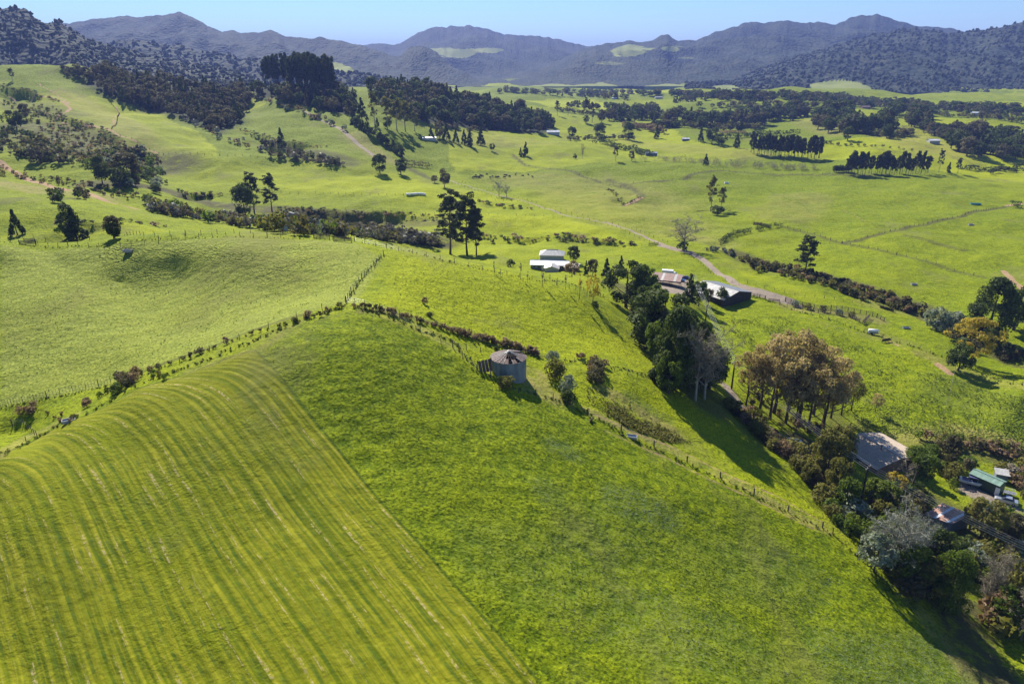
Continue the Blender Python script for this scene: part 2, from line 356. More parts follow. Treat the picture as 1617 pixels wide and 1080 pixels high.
rough = soft([([(1330, 385), (1400, 368), (1470, 352), (1520, 342), (1570, 330), (1617, 322)], 2.6, .9), ([(1233, 357), (1290, 372), (1330, 385), (1400, 398), (1480, 418), (1552, 438)], 2.2, .9), ([(1000, 290), (1060, 285), (1100, 274), (1160, 272), (1260, 276), (1400, 277)], 4, .9), ([(810, 245), (830, 262), (900, 270), (950, 290), (1000, 300)], 3.5, .9), ([(1430, 372), (1480, 385), (1520, 395)], 3, .8), ([(640, 262), (690, 285)], 6, .9), ([(985, 325), (1015, 312), (1000, 298), (960, 284)], 4, .9),([(60, 200), (130, 240), (240, 260)], 50, .9), ([(0, 200), (60, 215)], 35, .8), ([(0, 160), (90, 180)], 40, .6), ([(150, 290), (250, 300), (330, 320), (500, 350), (690, 385)], 16, 1), ([(0, 320), (100, 315)], 10, .6), ([(440, 345), (560, 348), (680, 352)], 14, .7),
              ([(1150, 400), (1280, 437), (1460, 492), (1617, 572)], 9, .9), ([(430, 230), (540, 255)], 22, .8), ([(1270, 700), (1400, 800), (1500, 930), (1560, 1060)], 7, 1), ([(1500, 700), (1617, 730)], 8, .7), ([(1450, 800), (1617, 900)], 14, .9), ([(1240, 660), (1350, 670)], 8, .6),
              ([(570, 492), (715, 520), (850, 560)], 1.5, .6), ([(180, 610), (480, 497)], 1.2, .7), ([(700, 220), (800, 230)], 25, .4), ([(1040, 560), (1120, 640)], 7, .7), ([(970, 450), (1050, 520)], 8, .8)])
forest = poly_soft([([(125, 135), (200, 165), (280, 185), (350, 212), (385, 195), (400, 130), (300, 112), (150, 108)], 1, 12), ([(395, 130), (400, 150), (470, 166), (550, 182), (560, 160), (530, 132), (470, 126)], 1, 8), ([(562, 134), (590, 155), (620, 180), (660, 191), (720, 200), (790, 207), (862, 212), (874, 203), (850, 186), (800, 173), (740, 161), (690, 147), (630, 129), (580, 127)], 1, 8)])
pale = poly_soft([([(0, 388), (560, 384), (605, 408), (560, 478), (480, 496), (215, 590), (60, 632), (0, 642)], 1, .7)])
terr = poly_soft([([(80, 392), (250, 388), (500, 384), (500, 410), (420, 455), (250, 450)], 1, 5), ([(1150, 560), (1400, 640), (1617, 640), (1617, 720), (1400, 690), (1180, 620)], .8, 6), ([(40, 335), (230, 345), (380, 366), (20, 372)], .8, 5),
                 ([(420, 545), (520, 510), (700, 560), (700, 640), (480, 620)], .12, 6), ([(260, 250), (420, 240), (500, 280), (300, 300)], .4, 20), ([(620, 240), (800, 250), (780, 275), (640, 262)], .6, 25), ([(440, 330), (900, 345), (900, 378), (700, 352), (440, 345)], 1, 4)])
weed = soft([([(985, 790), (1040, 810)], 5, .9), ([(880, 705), (900, 715)], 3, .8), ([(800, 880), (850, 900), (980, 850)], 9, .35), ([(1350, 1060), (1500, 1060)], 9, .8), ([(1000, 980), (1150, 1020)], 9, .5), ([(1120, 900), (1250, 900)], 8, .4),
             ([(860, 770), (870, 790)], 3, .6), ([(1000, 630), (1050, 660)], 3, .8), ([(1520, 620), (1617, 680)], 16, .5)])
_vor = np.floor((GX * .8 + GY * .35 + 60 * noise2(GX / 300, GY / 300, 77)) / 190) * 7.1 + np.floor((GY * .7 - GX * .3) / 240) * 3.3
fieldv = (np.sin(_vor * 12.9898) * 43758.5453) % 1.0
tint = sstep(500, 700, GY) * (fieldv - .5) * 1.3 + 0.5 + 0.25 * fbm(GX / 160, GY / 220, 21, 2) + poly_soft([([(640, 395), (900, 455), (1000, 560), (900, 570), (600, 480)], .25, 2), ([(0, 372), (0, 378), (560, 372), (560, 378)], .3, 1.5),
        ([(420, 292), (640, 275), (830, 320), (640, 318)], .3, 6), ([(470, 333), (690, 336), (900, 345), (1000, 385), (700, 345)], .35, 4), ([(1120, 395), (1250, 450), (1400, 500), (1300, 490), (1180, 440)], .25, 3)])
tint = tint - poly_soft([([(410, 552), (480, 508), (570, 492), (700, 552), (800, 622), (920, 650), (1100, 745), (1300, 842), (1445, 950), (1700, 1200), (900, 1200), (852, 1082)], .5, 1.5)])
V = np.stack([GX, GY, GZ], -1).reshape(-1, 3)
# ---- ground material
b = NB('pasture_grass'); pos = b.pos()
n_fine = b.noise(pos, 2.2, 4, .65); n_mid = b.noise(pos, .45, 3, .6); n_big = b.noise(pos, .06, 3, .6); n_huge = b.noise(pos, .012, 2)
n_fine2 = b.noise(pos, 5.5, 2, .6)
tint_a, dry_a, rough_a, mown_a, stripe_a = (b.attr(k) for k in ('tint', 'dry', 'rough', 'mown', 'stripe'))
col = b.mix(b.ss(.3, .7, n_mid), (.085, .128, .002), (.180, .222, .003))
col = b.mix(b.ss(.32, .80, b.math('ADD', b.math('MULTIPLY', n_big, .5), b.math('MULTIPLY', tint_a, .5))), col, (.285, .320, .004))
col = b.mix(b.math('MULTIPLY', b.ss(.52, .72, n_fine), .6), col, (.36, .38, .02))
col = b.mix(b.math('MULTIPLY', b.ss(.50, .36, n_fine), .75), col, (.024, .045, .003))
col = b.mix(b.math('MULTIPLY', b.attr('pale'), .62), col, b.mix(b.ss(.35, .7, n_fine), (.13, .165, .022), (.32, .33, .08)))
# mown swaths
mt_ = b.ss(-.12, .22, b.math('ADD', mown_a, b.math('ADD', b.math('MULTIPLY', b.math('SUBTRACT', n_fine, .5), .9), b.math('MULTIPLY', b.math('SUBTRACT', b.noise(pos, .25, 3), .5), 1.0))))
wob = b.math('MULTIPLY', b.math('SUBTRACT', b.noise(pos, .05, 2), .5), 1.3)
sc_ = b.math('ADD', stripe_a, wob)
wv = b.math('SINE', b.math('MULTIPLY', sc_, 2 * math.pi / 1.35))
wv2 = b.math('SINE', b.math('MULTIPLY', sc_, 2 * math.pi / .62))
wfade = b.math('SUBTRACT', 1.0, b.math('MULTIPLY', b.attr('head'), .8))
sv2 = b.n('ShaderNodeCombineXYZ'); b.L(b.math('MULTIPLY', sc_, 1.35), sv2.inputs[0]); sep0 = b.n('ShaderNodeSeparateXYZ'); b.L(pos, sep0.inputs[0]); b.L(b.math('MULTIPLY', sep0.outputs[1], .035), sv2.inputs[1])
n_row = b.ss(.32, .68, b.noise(sv2.outputs[0], 1.0, 3, .7))
stm = b.math('ADD', b.math('MULTIPLY', b.math('SUBTRACT', n_row, .5), b.math('MULTIPLY', wfade, 1.1)), b.math('MULTIPLY', .55, b.math('MULTIPLY', b.math('MULTIPLY', b.math('ADD', b.math('MULTIPLY', wv, .5), b.math('MULTIPLY', wv2, .5)), b.ss(.25, .75, b.noise(pos, .09, 2))), wfade)))
mc = b.mix(b.ss(-.9, .9, b.math('ADD', stm, b.math('MULTIPLY', b.math('SUBTRACT', n_fine, .5), 1.2))), (.092, .124, .003), (.250, .245, .012))
mc = b.mix(b.ss(.45, .75, n_big), mc, (.17, .20, .004))
# dead cut grass lies in streaks along the swath edge
svec = b.n('ShaderNodeCombineXYZ'); b.L(b.math('MULTIPLY', sc_, 1.6), svec.inputs[0]); b.L(b.math('MULTIPLY', b.n('ShaderNodeSeparateXYZ').outputs[1], 1.0), svec.inputs[1])
sep = b.n('ShaderNodeSeparateXYZ'); b.L(pos, sep.inputs[0]); b.L(b.math('MULTIPLY', sep.outputs[1], .11), svec.inputs[1])
n_st = b.noise(svec.outputs[0], 1.0, 4, .7)
dead = b.math('MULTIPLY', b.ss(.53, .62, n_st), b.math('MULTIPLY', b.ss(.42, .6, n_fine), b.ss(.35, .85, wv)))
mc = b.mix(b.math('MULTIPLY', dead, .85), mc, (.42, .33, .16))
dkl = b.math('MULTIPLY', b.ss(.55, .95, b.math('MULTIPLY', wv, -1.0)), b.ss(.4, .62, n_mid))
mc = b.mix(b.math('MULTIPLY', b.math('MULTIPLY', dkl, wfade), .6), mc, (.05, .10, .012))
col = b.mix(mt_, col, mc)
edge = b.math('MULTIPLY', b.ss(.35, .0, b.math('ABSOLUTE', b.math('ADD', mown_a, .15))), .7)
col = b.mix(edge, col, (.03, .06, .008))
# weeds, dry grass, rough ground
wm = b.math('MULTIPLY', b.attr('weed'), b.ss(.45, .6, n_fine))
col = b.mix(wm, col, b.mix(b.ss(.5, .7, n_fine2), (.06, .10, .03), (.24, .25, .15)))
col = b.mix(b.math('MULTIPLY', dry_a, b.ss(.30, .62, b.math('ADD', b.math('MULTIPLY', n_mid, .6), b.math('MULTIPLY', n_big, .4)))), col, b.mix(n_fine, (.17, .14, .05), (.33, .27, .11)))
col = b.mix(b.math('MULTIPLY', rough_a, b.ss(.32, .52, b.math('ADD', b.math('MULTIPLY', n_mid, .5), b.math('MULTIPLY', b.noise(pos, .16, 3), .5)))), col, b.mix(n_fine, (.030, .042, .012), (.13, .11, .045)))
# scattered bare or rushy patches in the far pastures
pt = b.math('MULTIPLY', b.ss(.54, .68, b.noise(b.scale(pos, (1, .6, 1)), .035, 5, .65)), .6)
col = b.mix(pt, col, (.15, .155, .035))
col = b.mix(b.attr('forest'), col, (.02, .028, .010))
br = b.math('MULTIPLY', b.math('SUBTRACT', n_fine, .5), 1.2)
col = b.mix(b.ss(.35, -.35, b.math('ADD', b.attr('clay'), br)), col, b.mix(n_fine, (.24, .145, .075), (.38, .27, .16)))
col = b.mix(b.ss(.5, -.3, b.math('ADD', b.attr('gravel'), br)), col, b.mix(n_fine, (.20, .16, .12), (.33, .27, .21)))
col = b.mix(b.attr('yard'), col, b.mix(n_mid, (.20, .16, .12), (.30, .25, .20)))
# relief: terracettes follow the height, tussocks everywhere
zz = b.math('ADD', b.math('MULTIPLY', sep.outputs[2], 1.0), b.math('MULTIPLY', b.noise(pos, .12, 4, .7), 4.2))
tw = b.math('SINE', b.math('MULTIPLY', zz, 2 * math.pi / .5))
bm = b.bump(tw, .13, b.math('MULTIPLY', b.attr('terr'), b.ss(.35, .6, b.noise(pos, .05, 2))))
bm = b.bump(n_big, 1.9, b.math('SUBTRACT', .75, b.math('MULTIPLY', mt_, .45)), bm)
bm = b.bump(n_mid, .8, b.math('SUBTRACT', .75, b.math('MULTIPLY', mt_, .35)), bm)
bm = b.bump(n_fine, .36, b.ss(.25, .75, n_big), bm)
bm = b.bump(wv, .035, b.math('MULTIPLY', mt_, wfade), bm)
ps = b.pbr(col, .9, bm, .06)
GRASS = b.done(ps.outputs[0])
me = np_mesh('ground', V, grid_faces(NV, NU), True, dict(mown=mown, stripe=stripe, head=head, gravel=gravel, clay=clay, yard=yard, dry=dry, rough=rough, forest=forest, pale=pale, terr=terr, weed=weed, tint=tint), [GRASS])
tag(link('ground', me), kind='structure')
# ------------------------------------------------------------------ wooded ranges
b = NB('bush_canopy'); pos = b.pos()
vo = b.n('ShaderNodeTexVoronoi'); pos = b.scale(pos, (1, .3, 1)); b.L(pos, vo.inputs['Vector']); vo.inputs['Scale'].default_value = .085
n1 = b.noise(pos, .012, 4, .6); n2 = b.noise(pos, .1, 3, .6)
c = b.mix(b.ss(.35, .7, n1), (.016, .030, .020), (.038, .048, .028))
c = b.mix(b.math('MULTIPLY', b.ss(.45, .7, n2), .6), c, (.075, .075, .048))
c = b.mix(b.math('MULTIPLY', b.ss(.3, .1, vo.outputs['Distance']), .0), c, (.1, .1, .05))
c = b.mix(b.ss(.35, .65, b.math('ADD', b.attr('open'), b.math('MULTIPLY', b.math('SUBTRACT', n2, .5), .35))), c, b.mix(n1, (.13, .17, .035), (.26, .27, .08)))
rg = b.math('SUBTRACT', 1.0, b.attr('open'))
bm = b.bump(b.math('SUBTRACT', 1.0, vo.outputs['Distance']), 8.0, b.math('MULTIPLY', rg, 1.0)); bm = b.bump(b.noise(pos, .22, 2), 4.0, b.math('MULTIPLY', rg, .8), bm)
BUSH = b.done(b.pbr(c, .95, bm, .1).outputs[0])
b = NB('canopy_crowns'); pos = b.pos(); n2 = b.noise(pos, .35, 3, .6); c = b.mix(b.attr('leaf'), (.020, .032, .016), (.060, .064, .034)); c = b.mix(b.math('MULTIPLY', b.ss(.5, .7, n2), .5), c, (.11, .10, .06))
CANOPY = b.done(b.pbr(c, .95, b.bump(n2, 2.0, 1.0), .1).outputs[0])
def wood_range(name, prof, toe, toez, seed, pxr=None, spur=1.0, open_=(), nu=400, nt_=95, canopy=1.6, shape=1.15, crowns=None):
    px = np.array([p[0] for p in prof], float); py = np.array([p[1] for p in prof], float); D = np.array([p[2] for p in prof], float)
    x0, x1 = (px[0], px[-1]) if pxr is None else pxr
    gx = np.linspace(x0, x1, nu); gp = np.interp(gx, px, py) + 1.6 * fbm(gx / 14, gx * 0, seed + 50, 3); gd = np.interp(gx, px, D)
    bb = F0 * CP - (gp - CY) * SP; u = (gx - CX) / bb; kz = (-F0 * SP - (gp - CY) * CP) / bb
    t = np.concatenate([np.linspace(0, 1, nt_), np.linspace(1.03, 1.6, 18)])
    T, Ug = np.meshgrid(t, u, indexing='ij'); Dg = np.broadcast_to(gd, T.shape); Rz = np.broadcast_to(kz * gd, T.shape)
    tz = toez if np.isscalar(toez) else np.broadcast_to(np.interp(gx, *zip(*toez)), T.shape)
    to = toe if np.isscalar(toe) else np.broadcast_to(np.interp(gx, *zip(*toe)), T.shape)
    wob = 1 + 0.12 * noise2(Ug * 9, T * 2, seed)
    Y = to + (Dg - to) * T * np.where(T < 1, wob * (1 - T) + T, 1); X = Ug * Y
    tt = np.where(T <= 1, T, 2 - T)
    sc = (Dg / 3500.0)
    sp = np.abs(fbm(X / (330 * sc) + .4 * Y / (500 * sc), Y / (900 * sc), seed + 3, 4, .55))
    env = 4 * np.clip(T, 0, 1.6) * np.clip(1 - T, 0, 1) + .15 * (T > .98)
    H = np.maximum(Rz - tz, 8)
    Z = tz + H * np.clip(tt, 0, 1) ** shape - spur * .24 * H * sp * env * 1.3 + .10 * H * env
    Z = Z + canopy * 2.0 * noise2(X / 28, Y / 160, seed + 9) * np.clip(T * 6, 0, 1)
    Z[0] -= 30
    op = np.zeros(T.shape)
    PX = CX + F0 * X / (Y * CP - Z * SP); PY = CY - F0 * (Z * CP + Y * SP) / (Y * CP - Z * SP)
    for (cx, cy, rx, ry, st) in open_:
        q = ((PX - cx) / rx) ** 2 + ((PY - cy) / ry) ** 2 + .75 * fbm(X / 120, Y / 300, seed + 4, 3)
        op = np.maximum(op, st * (1 - sstep(.6, 1.3, q)))
    Vm = np.stack([X, Y, Z], -1).reshape(-1, 3)
    if crowns:
        n_, r0_, r1_ = crowns; g_ = np.random.default_rng(seed); ii = g_.integers(2, nt_ + 2, n_ * 2); jj = g_.integers(1, nu - 1, n_ * 2); k_ = (op[ii, jj] < .3) & (PX[ii, jj] > -150) & (PX[ii, jj] < 1770); ii, jj = ii[k_][:n_], jj[k_][:n_]; n_ = len(ii)
        rr = r0_ * .7 + (r1_ * 1.15 - r0_ * .7) * g_.random(n_) ** 1.8; a_ = np.arange(6) * math.pi / 3; ring = lambda rad, z: np.stack([np.cos(a_) * rad, np.sin(a_) * rad, a_ * 0 + z], 1)
        Bl = np.concatenate([ring(1.0, -.3), ring(1.05, .45), ring(.62, 1.15), [[0, 0, 1.45]]]); VB = Bl[None] * rr[:, None, None] * g_.uniform(.75, 1.25, (n_, 19, 1)) + np.stack([X[ii, jj], Y[ii, jj], Z[ii, jj]], 1)[:, None]
        VB[:, :, :2] += g_.uniform(-3, 3, (n_, 1, 2)); FT = [(q * 6 + i, q * 6 + (i + 1) % 6, q * 6 + 6 + (i + 1) % 6) for q in (0, 1) for i in range(6)] + [(q * 6 + i, q * 6 + 6 + (i + 1) % 6, q * 6 + 6 + i) for q in (0, 1) for i in range(6)] + [(12 + i, 12 + (i + 1) % 6, 18) for i in range(6)]
        FB = (np.array(FT)[None] + (np.arange(n_) * 19)[:, None, None]).reshape(-1, 3)
        tag(link('bush_canopy', np_mesh('bush_canopy', VB.reshape(-1, 3), FB, True, dict(leaf=np.repeat(g_.random(n_), 19)), [CANOPY])), 'tree crowns of the wooded ranges', kind='stuff')
    return tag(link(name, np_mesh(name, Vm, grid_faces(*T.shape), True, dict(open=op), [BUSH])), kind='structure')
wood_range('mountain_range', [(-250, 40, 4600), (-60, 42, 4600), (60, 40, 4500), (110, 35, 4500), (150, 28, 4500), (240, 27, 4500), (285, 20, 4400), (305, 27, 4400), (330, 41, 4400), (350, 48, 4400), (370, 47, 4400), (395, 53, 4400), (430, 49, 4300),
    (450, 55, 4300), (480, 57, 4200), (510, 58, 4200), (545, 68, 4200), (600, 80, 4200), (680, 112, 4000), (720, 135, 4000)], 2600, -90, 31)
wood_range('mountain_range', [(430, 100, 6500), (520, 82, 6500), (575, 72, 6500), (590, 68, 6500), (620, 70, 6500), (632, 66, 6500), (660, 50, 6500), (678, 44, 6500), (715, 42, 6500), (742, 40, 6500), (765, 46, 6500), (795, 51, 6500), (850, 56, 6300), (910, 68, 6200), (935, 73, 6000), (1000, 84, 6000), (1100, 110, 6000)],
    3900, -85, 37, open_=[(712, 84, 46, 7, 1), (760, 80, 40, 4, .9)])
wood_range('mountain_range', [(560, 145, 3600), (600, 110, 3700), (625, 92, 3800), (650, 75, 3800), (668, 73, 3800), (690, 84, 3800), (715, 105, 3700), (745, 122, 3600), (800, 140, 3500)], 3000, -84, 41, nu=260, nt_=70)
wood_range('mountain_range', [(720, 140, 4200), (800, 118, 4400), (880, 96, 4600), (925, 74, 4700), (945, 70, 4700), (960, 66, 4700), (1000, 64, 4700), (1028, 65, 4700), (1046, 55, 4700), (1056, 54, 4700), (1072, 63, 4700), (1100, 62, 4800), (1125, 50, 4800), (1150, 46, 4800), (1178, 38, 4800), (1240, 33, 4800),
    (1290, 34, 4800), (1320, 36, 4700), (1345, 29, 4700), (1385, 24, 4700), (1400, 27, 4700), (1425, 37, 4700), (1450, 43, 4700), (1500, 46, 4700), (1512, 50, 4700), (1600, 60, 4600), (1850, 70, 4600)], 2700, -82, 43,
    open_=[(1005, 82, 40, 9, .8), (1058, 78, 22, 5, .8), (960, 100, 30, 3, .5), (1085, 92, 26, 3, .5), (870, 140, 40, 7, .9), (950, 137, 40, 6, .8), (1045, 140, 45, 6, 1)])
wood_range('mountain_range', [(1080, 152, 2700), (1130, 138, 2900), (1180, 118, 3000), (1230, 98, 3100), (1290, 78, 3200), (1350, 62, 3200), (1410, 50, 3200), (1450, 46, 3200), (1490, 51, 3100), (1520, 52, 3100), (1545, 48, 3100), (1580, 42, 3000), (1617, 37, 3000), (1700, 30, 3000), (1850, 40, 3000)],
    1950, -76, 47, open_=[(1145, 142, 22, 7, 1), (1318, 136, 38, 7, 1), (1300, 146, 45, 5, 1), (1205, 146, 30, 4, .9), (1360, 140, 12, 5, .7)], canopy=2.2, crowns=(5600, 2.8, 5.4))
wood_range('wooded_hill', [(-250, 20, 1900), (-60, 14, 1850), (0, 14, 1800), (20, 14, 1800), (40, 18, 1800), (55, 28, 1800), (75, 34, 1800), (92, 36, 1800), (112, 48, 1800), (130, 58, 1850), (150, 66, 1900), (180, 74, 1900), (210, 84, 1900), (250, 92, 1900), (300, 100, 1900), (350, 108, 1850), (400, 120, 1800)],
    1150, -50, 53, canopy=1.8, crowns=(3600, 2.0, 4.2))
wood_range('wooded_hill', [(150, 92, 2500), (170, 68, 2600), (200, 62, 2600), (240, 66, 2600), (290, 72, 2600), (340, 82, 2600), (380, 92, 2500), (450, 97, 2500), (540, 100, 2500), (560, 112, 2400), (620, 126, 2400)], 1900, -70, 59, open_=[(560, 104, 40, 10, .7)], canopy=1.8, nu=400, crowns=(1500, 3, 6))
# ------------------------------------------------------------------ the air
def haze_box():
    x, y0, y1, z0, z1 = 19500, -600, 14800, -150, 390
    Vh = np.array([(-x, y0, z0), (x, y0, z0), (x, y1, z0), (-x, y1, z0), (-x, y0, z1), (x, y0, z1), (x, y1, z1), (-x, y1, z1)])
    Fh = np.array([(0, 3, 2, 1), (4, 5, 6, 7), (0, 1, 5, 4), (1, 2, 6, 5), (2, 3, 7, 6), (3, 0, 4, 7)])
    m = bpy.data.materials.new('air_haze'); m.use_nodes = True; t = m.node_tree; t.nodes.clear()
    o = t.nodes.new('ShaderNodeOutputMaterial'); v = t.nodes.new('ShaderNodeVolumePrincipled')
    v.inputs['Color'].default_value = (.30, .42, 1, 1); v.inputs['Density'].default_value = 8.5e-5; v.inputs['Anisotropy'].default_value = 0.0
    t.links.new(v.outputs[0], o.inputs['Volume'])
    tag(link('haze', np_mesh('haze', Vh, Fh, mats=[m])), kind='stuff')
haze_box()
# ------------------------------------------------------------------ vegetation
def leaf_mat(name, dark, light, trans=.35, rough=.7, spec=.15, obj_var=.25):
    b = NB(name); t = b.attr('leaf'); oi = b.n('ShaderNodeObjectInfo').outputs['Random']
    f = b.math('ADD', b.math('MULTIPLY', t, 1 - obj_var), b.math('MULTIPLY', oi, obj_var))
    c = b.mix(f, dark, light); p = b.pbr(c, rough, None, spec)
    tr = b.n('ShaderNodeBsdfTranslucent'); b.L(b.mix(.5, c, (light[0] * 1.3, light[1] * 1.4, light[2] * .6)), tr.inputs[0])
    mx = b.n('ShaderNodeMixShader'); mx.inputs[0].default_value = trans
    b.L(p.outputs[0], mx.inputs[1]); b.L(tr.outputs[0], mx.inputs[2])
    return b.done(mx.outputs[0])
def plain(name, col, rough=.8, spec=.3, metal=0.0, var=.25, scale=3.0, bump=0.0):
    b = NB(name); tc = b.n('ShaderNodeTexCoord').outputs['Object']; n_ = b.noise(tc, scale, 4, .6)
    c = b.mix(b.ss(.3, .7, n_), tuple(v * (1 - var) for v in col), tuple(min(1, v * (1 + var)) for v in col))
    bm = b.bump(n_, bump, 1.0) if bump else None
    return b.done(b.pbr(c, rough, bm, spec, metal).outputs[0])
BARK = plain('bark', (.10, .08, .06), .95, .1, 0, .4, 4, .03)
BARK_PALE = plain('pale_bark', (.30, .27, .23), .95, .1, 0, .35, 4, .02)
L = dict(
 dark=leaf_mat('dark_evergreen_leaf', (.020, .036, .008), (.095, .125, .024), .3),
 green=leaf_mat('mid_green_leaf', (.034, .062, .008), (.15, .20, .024), .42),
 olive=leaf_mat('olive_leaf', (.060, .068, .014), (.23, .21, .05), .35),
 bright=leaf_mat('bright_leaf', (.05, .085, .010), (.19, .23, .03), .45),
 silver=leaf_mat('silver_leaf', (.075, .10, .062), (.34, .37, .28), .25),
 brown=leaf_mat('brown_scrub_leaf', (.09, .06, .035), (.34, .235, .15), .35),
 rust=leaf_mat('autumn_brown_leaf', (.12, .095, .04), (.50, .38, .20), .45),
 yellow=leaf_mat('yellow_leaf', (.17, .13, .02), (.55, .42, .06), .45),
 twig=leaf_mat('bare_twig', (.11, .09, .065), (.35, .31, .235), .1),
 grey=leaf_mat('grey_twig', (.11, .11, .09), (.36, .36, .31), .1),
 pine=leaf_mat('pine_needle', (.020, .034, .012), (.09, .10, .034), .3),
 bush=leaf_mat('native_bush_leaf', (.032, .040, .016), (.16, .135, .065), .3, obj_var=.55),
)
def clump_cloud(clumps, n_leaf, leaf, seed, aspect=.6, hang=0.0):
    """clumps: rows of (x, y, z, rx, rz); returns leaf quads with outward-leaning normals"""
    g = np.random.default_rng(seed); C = np.array(clumps, float); vol = C[:, 3] ** 2 * .5 + C[:, 3] * C[:, 4] * .5
    k = g.choice(len(C), n_leaf, p=vol / vol.sum()); c = C[k]
    d = g.normal(size=(n_leaf, 3)); d /= np.linalg.norm(d, axis=1)[:, None]
    d[:, 2] = np.where(g.random(n_leaf) < .65, np.abs(d[:, 2]), d[:, 2])
    r = .55 + .5 * g.random(n_leaf) ** .6
    P = c[:, :3] + d * np.stack([c[:, 3], c[:, 3], c[:, 4]], 1) * r[:, None]
    nr = d + g.normal(size=(n_leaf, 3)) * .55; nr /= np.linalg.norm(nr, axis=1)[:, None]
    t = np.cross(nr, g.normal(size=(n_leaf, 3))); t /= np.linalg.norm(t, axis=1)[:, None]; bt = np.cross(nr, t)
    s = leaf * (.6 + .8 * g.random(n_leaf))[:, None]
    a, b_ = t * s, bt * s * aspect
    V = np.stack([P - a * .9, P - b_ * .9 + a * .1, P + a, P + b_ * .9 - a * .05], 1)
    V[:, :, 2] -= hang * s * .5
    tint = np.repeat(np.clip(.5 + .30 * (g.random(len(C))[k] - .5) * 2 + .2 * g.normal(size=n_leaf), 0, 1), 4)
    return V.reshape(-1, 3), np.arange(n_leaf * 4).reshape(-1, 4), tint
def tube(path, radii, k=6):
    V, F = [], []
    for i, (p, r) in enumerate(zip(path, radii)):
        p = Vector(p); a = Vector(path[min(i + 1, len(path) - 1)]) - Vector(path[max(i - 1, 0)]); a.normalize()
        x = a.orthogonal().normalized(); y = a.cross(x)
        for j in range(k):
            t = 2 * math.pi * j / k; V.append(p + x * (r * math.cos(t)) + y * (r * math.sin(t)))
        if i:
            for j in range(k): F.append(((i - 1) * k + j, (i - 1) * k + (j + 1) % k, i * k + (j + 1) % k, i * k + j))
    return [tuple(v) for v in V], F
def join(parts):
    V, F, o = [], [], 0
    for v, f in parts:
        V += [tuple(x) for x in v]; F += [tuple(i + o for i in q) for q in f]; o += len(v)
    return V, F
def limbs(seed, h, r0, crown0, n=6, spread=.3, lean=0.0, tip=.85, k=6):
    g = random.Random(seed); parts = []
    path = [(lean * (t ** 2) * h + g.uniform(-.01, .01) * h, g.uniform(-.01, .01) * h, t * h * tip) for t in (0, .2, .4, .6, .8, 1)]
    parts.append(tube(path, [r0 * (1 - .85 * t) * (1.25 if t == 0 else 1) for t in (0, .2, .4, .6, .8, 1)], k)); ends = []
    for i in range(n):
        t = crown0 + (1 - crown0) * (i + .3) / n; q = t * 5; a = int(min(q, 4)); f = q - a
        s = Vector(path[a]).lerp(Vector(path[a + 1]), f); an = i * 2.4 + g.uniform(-.4, .4); ln = spread * h * (1.1 - .6 * t) * g.uniform(.7, 1.1)
        e = s + Vector((math.cos(an) * ln, math.sin(an) * ln, ln * g.uniform(.25, .8))); m_ = s.lerp(e, .5) + Vector((0, 0, -.08 * ln))
        parts.append(tube([s, m_, e], [r0 * .42 * (1 - .5 * t), r0 * .28, r0 * .08], 4)); ends.append(tuple(e))
    return join(parts), ends
def twigs(seed, h, n1=9, n2=9, n3=5, w=.004, up=.6, r0=.03, crown0=.2, spread=.42, start=0.0, k3=3):
    """bare branching crown (unit height h): trunk, boughs, branches, sprays of thin blades"""
    g = random.Random(seed); wood = []; V = []
    wood.append(tube([(0, 0, start), (.01, .01, h * .35), (.0, -.01, h * .7)], [r0, r0 * .7, r0 * .3], 6))
    def blade(a, b_, ww):
        d = (b_ - a); s = d.cross(Vector((g.uniform(-1, 1), g.uniform(-1, 1), g.uniform(-1, 1)))).normalized() * ww
        V.append([tuple(a - s), tuple(a + s), tuple(b_ + s * .3), tuple(b_ - s * .3)])
    for i in range(n1):
        t = crown0 + (.7 - crown0) * i / n1; an = i * 2.4 + g.uniform(-.3, .3); s = Vector((0, 0, h * t))
        e = s + Vector((math.cos(an), math.sin(an), up + g.uniform(0, .7))).normalized() * h * spread * g.uniform(.75, 1.1)
        e.z = min(e.z, h * .97); wood.append(tube([s, s.lerp(e, .5) + Vector((0, 0, .02)), e], [r0 * .4, r0 * .25, r0 * .08], 4))
        for j in range(n2):
            q = s.lerp(e, .25 + .75 * j / n2); e2 = q + Vector((g.gauss(0, 1), g.gauss(0, 1), g.gauss(.5, .7))).normalized() * h * .17 * g.uniform(.6, 1.2); blade(q, e2, w * 1.3)
            for l in range(n3):
                q3 = q.lerp(e2, .3 + .7 * l / n3); e3 = q3 + Vector((g.gauss(0, 1), g.gauss(0, 1), g.gauss(.4, .7))).normalized() * h * .09; blade(q3, e3, w)
                for m_ in range(k3 - 1):
                    q4 = q3.lerp(e3, g.uniform(.3, 1)); blade(q4, q4 + Vector((g.gauss(0, 1), g.gauss(0, 1), g.gauss(.3, .7))).normalized() * h * .05, w * .8)
    V = np.array(V).reshape(-1, 3); return join(wood), V, np.arange(len(V)).reshape(-1, 4)
def ell(g, n, R_, z0, z1, cr, shell=.75, top=0.0, flat=1.0):
    """clumps filling an egg-shaped envelope"""
    out = []; zc, hz = (z0 + z1) / 2, (z1 - z0) / 2
    for _ in range(n):
        th = g.uniform(0, 6.283); cz = g.uniform(-.9, 1); rr = math.sqrt(max(0, 1 - cz * cz)) * g.uniform(shell, 1)
        c = cr * g.uniform(.7, 1.3); R2 = max(R_ - c * .7, .01)
        out.append((math.cos(th) * rr * R2 * g.uniform(.85, 1.12), math.sin(th) * rr * R2 * g.uniform(.85, 1.12), zc + cz * (hz - c * .6), c, c * flat))
    return out
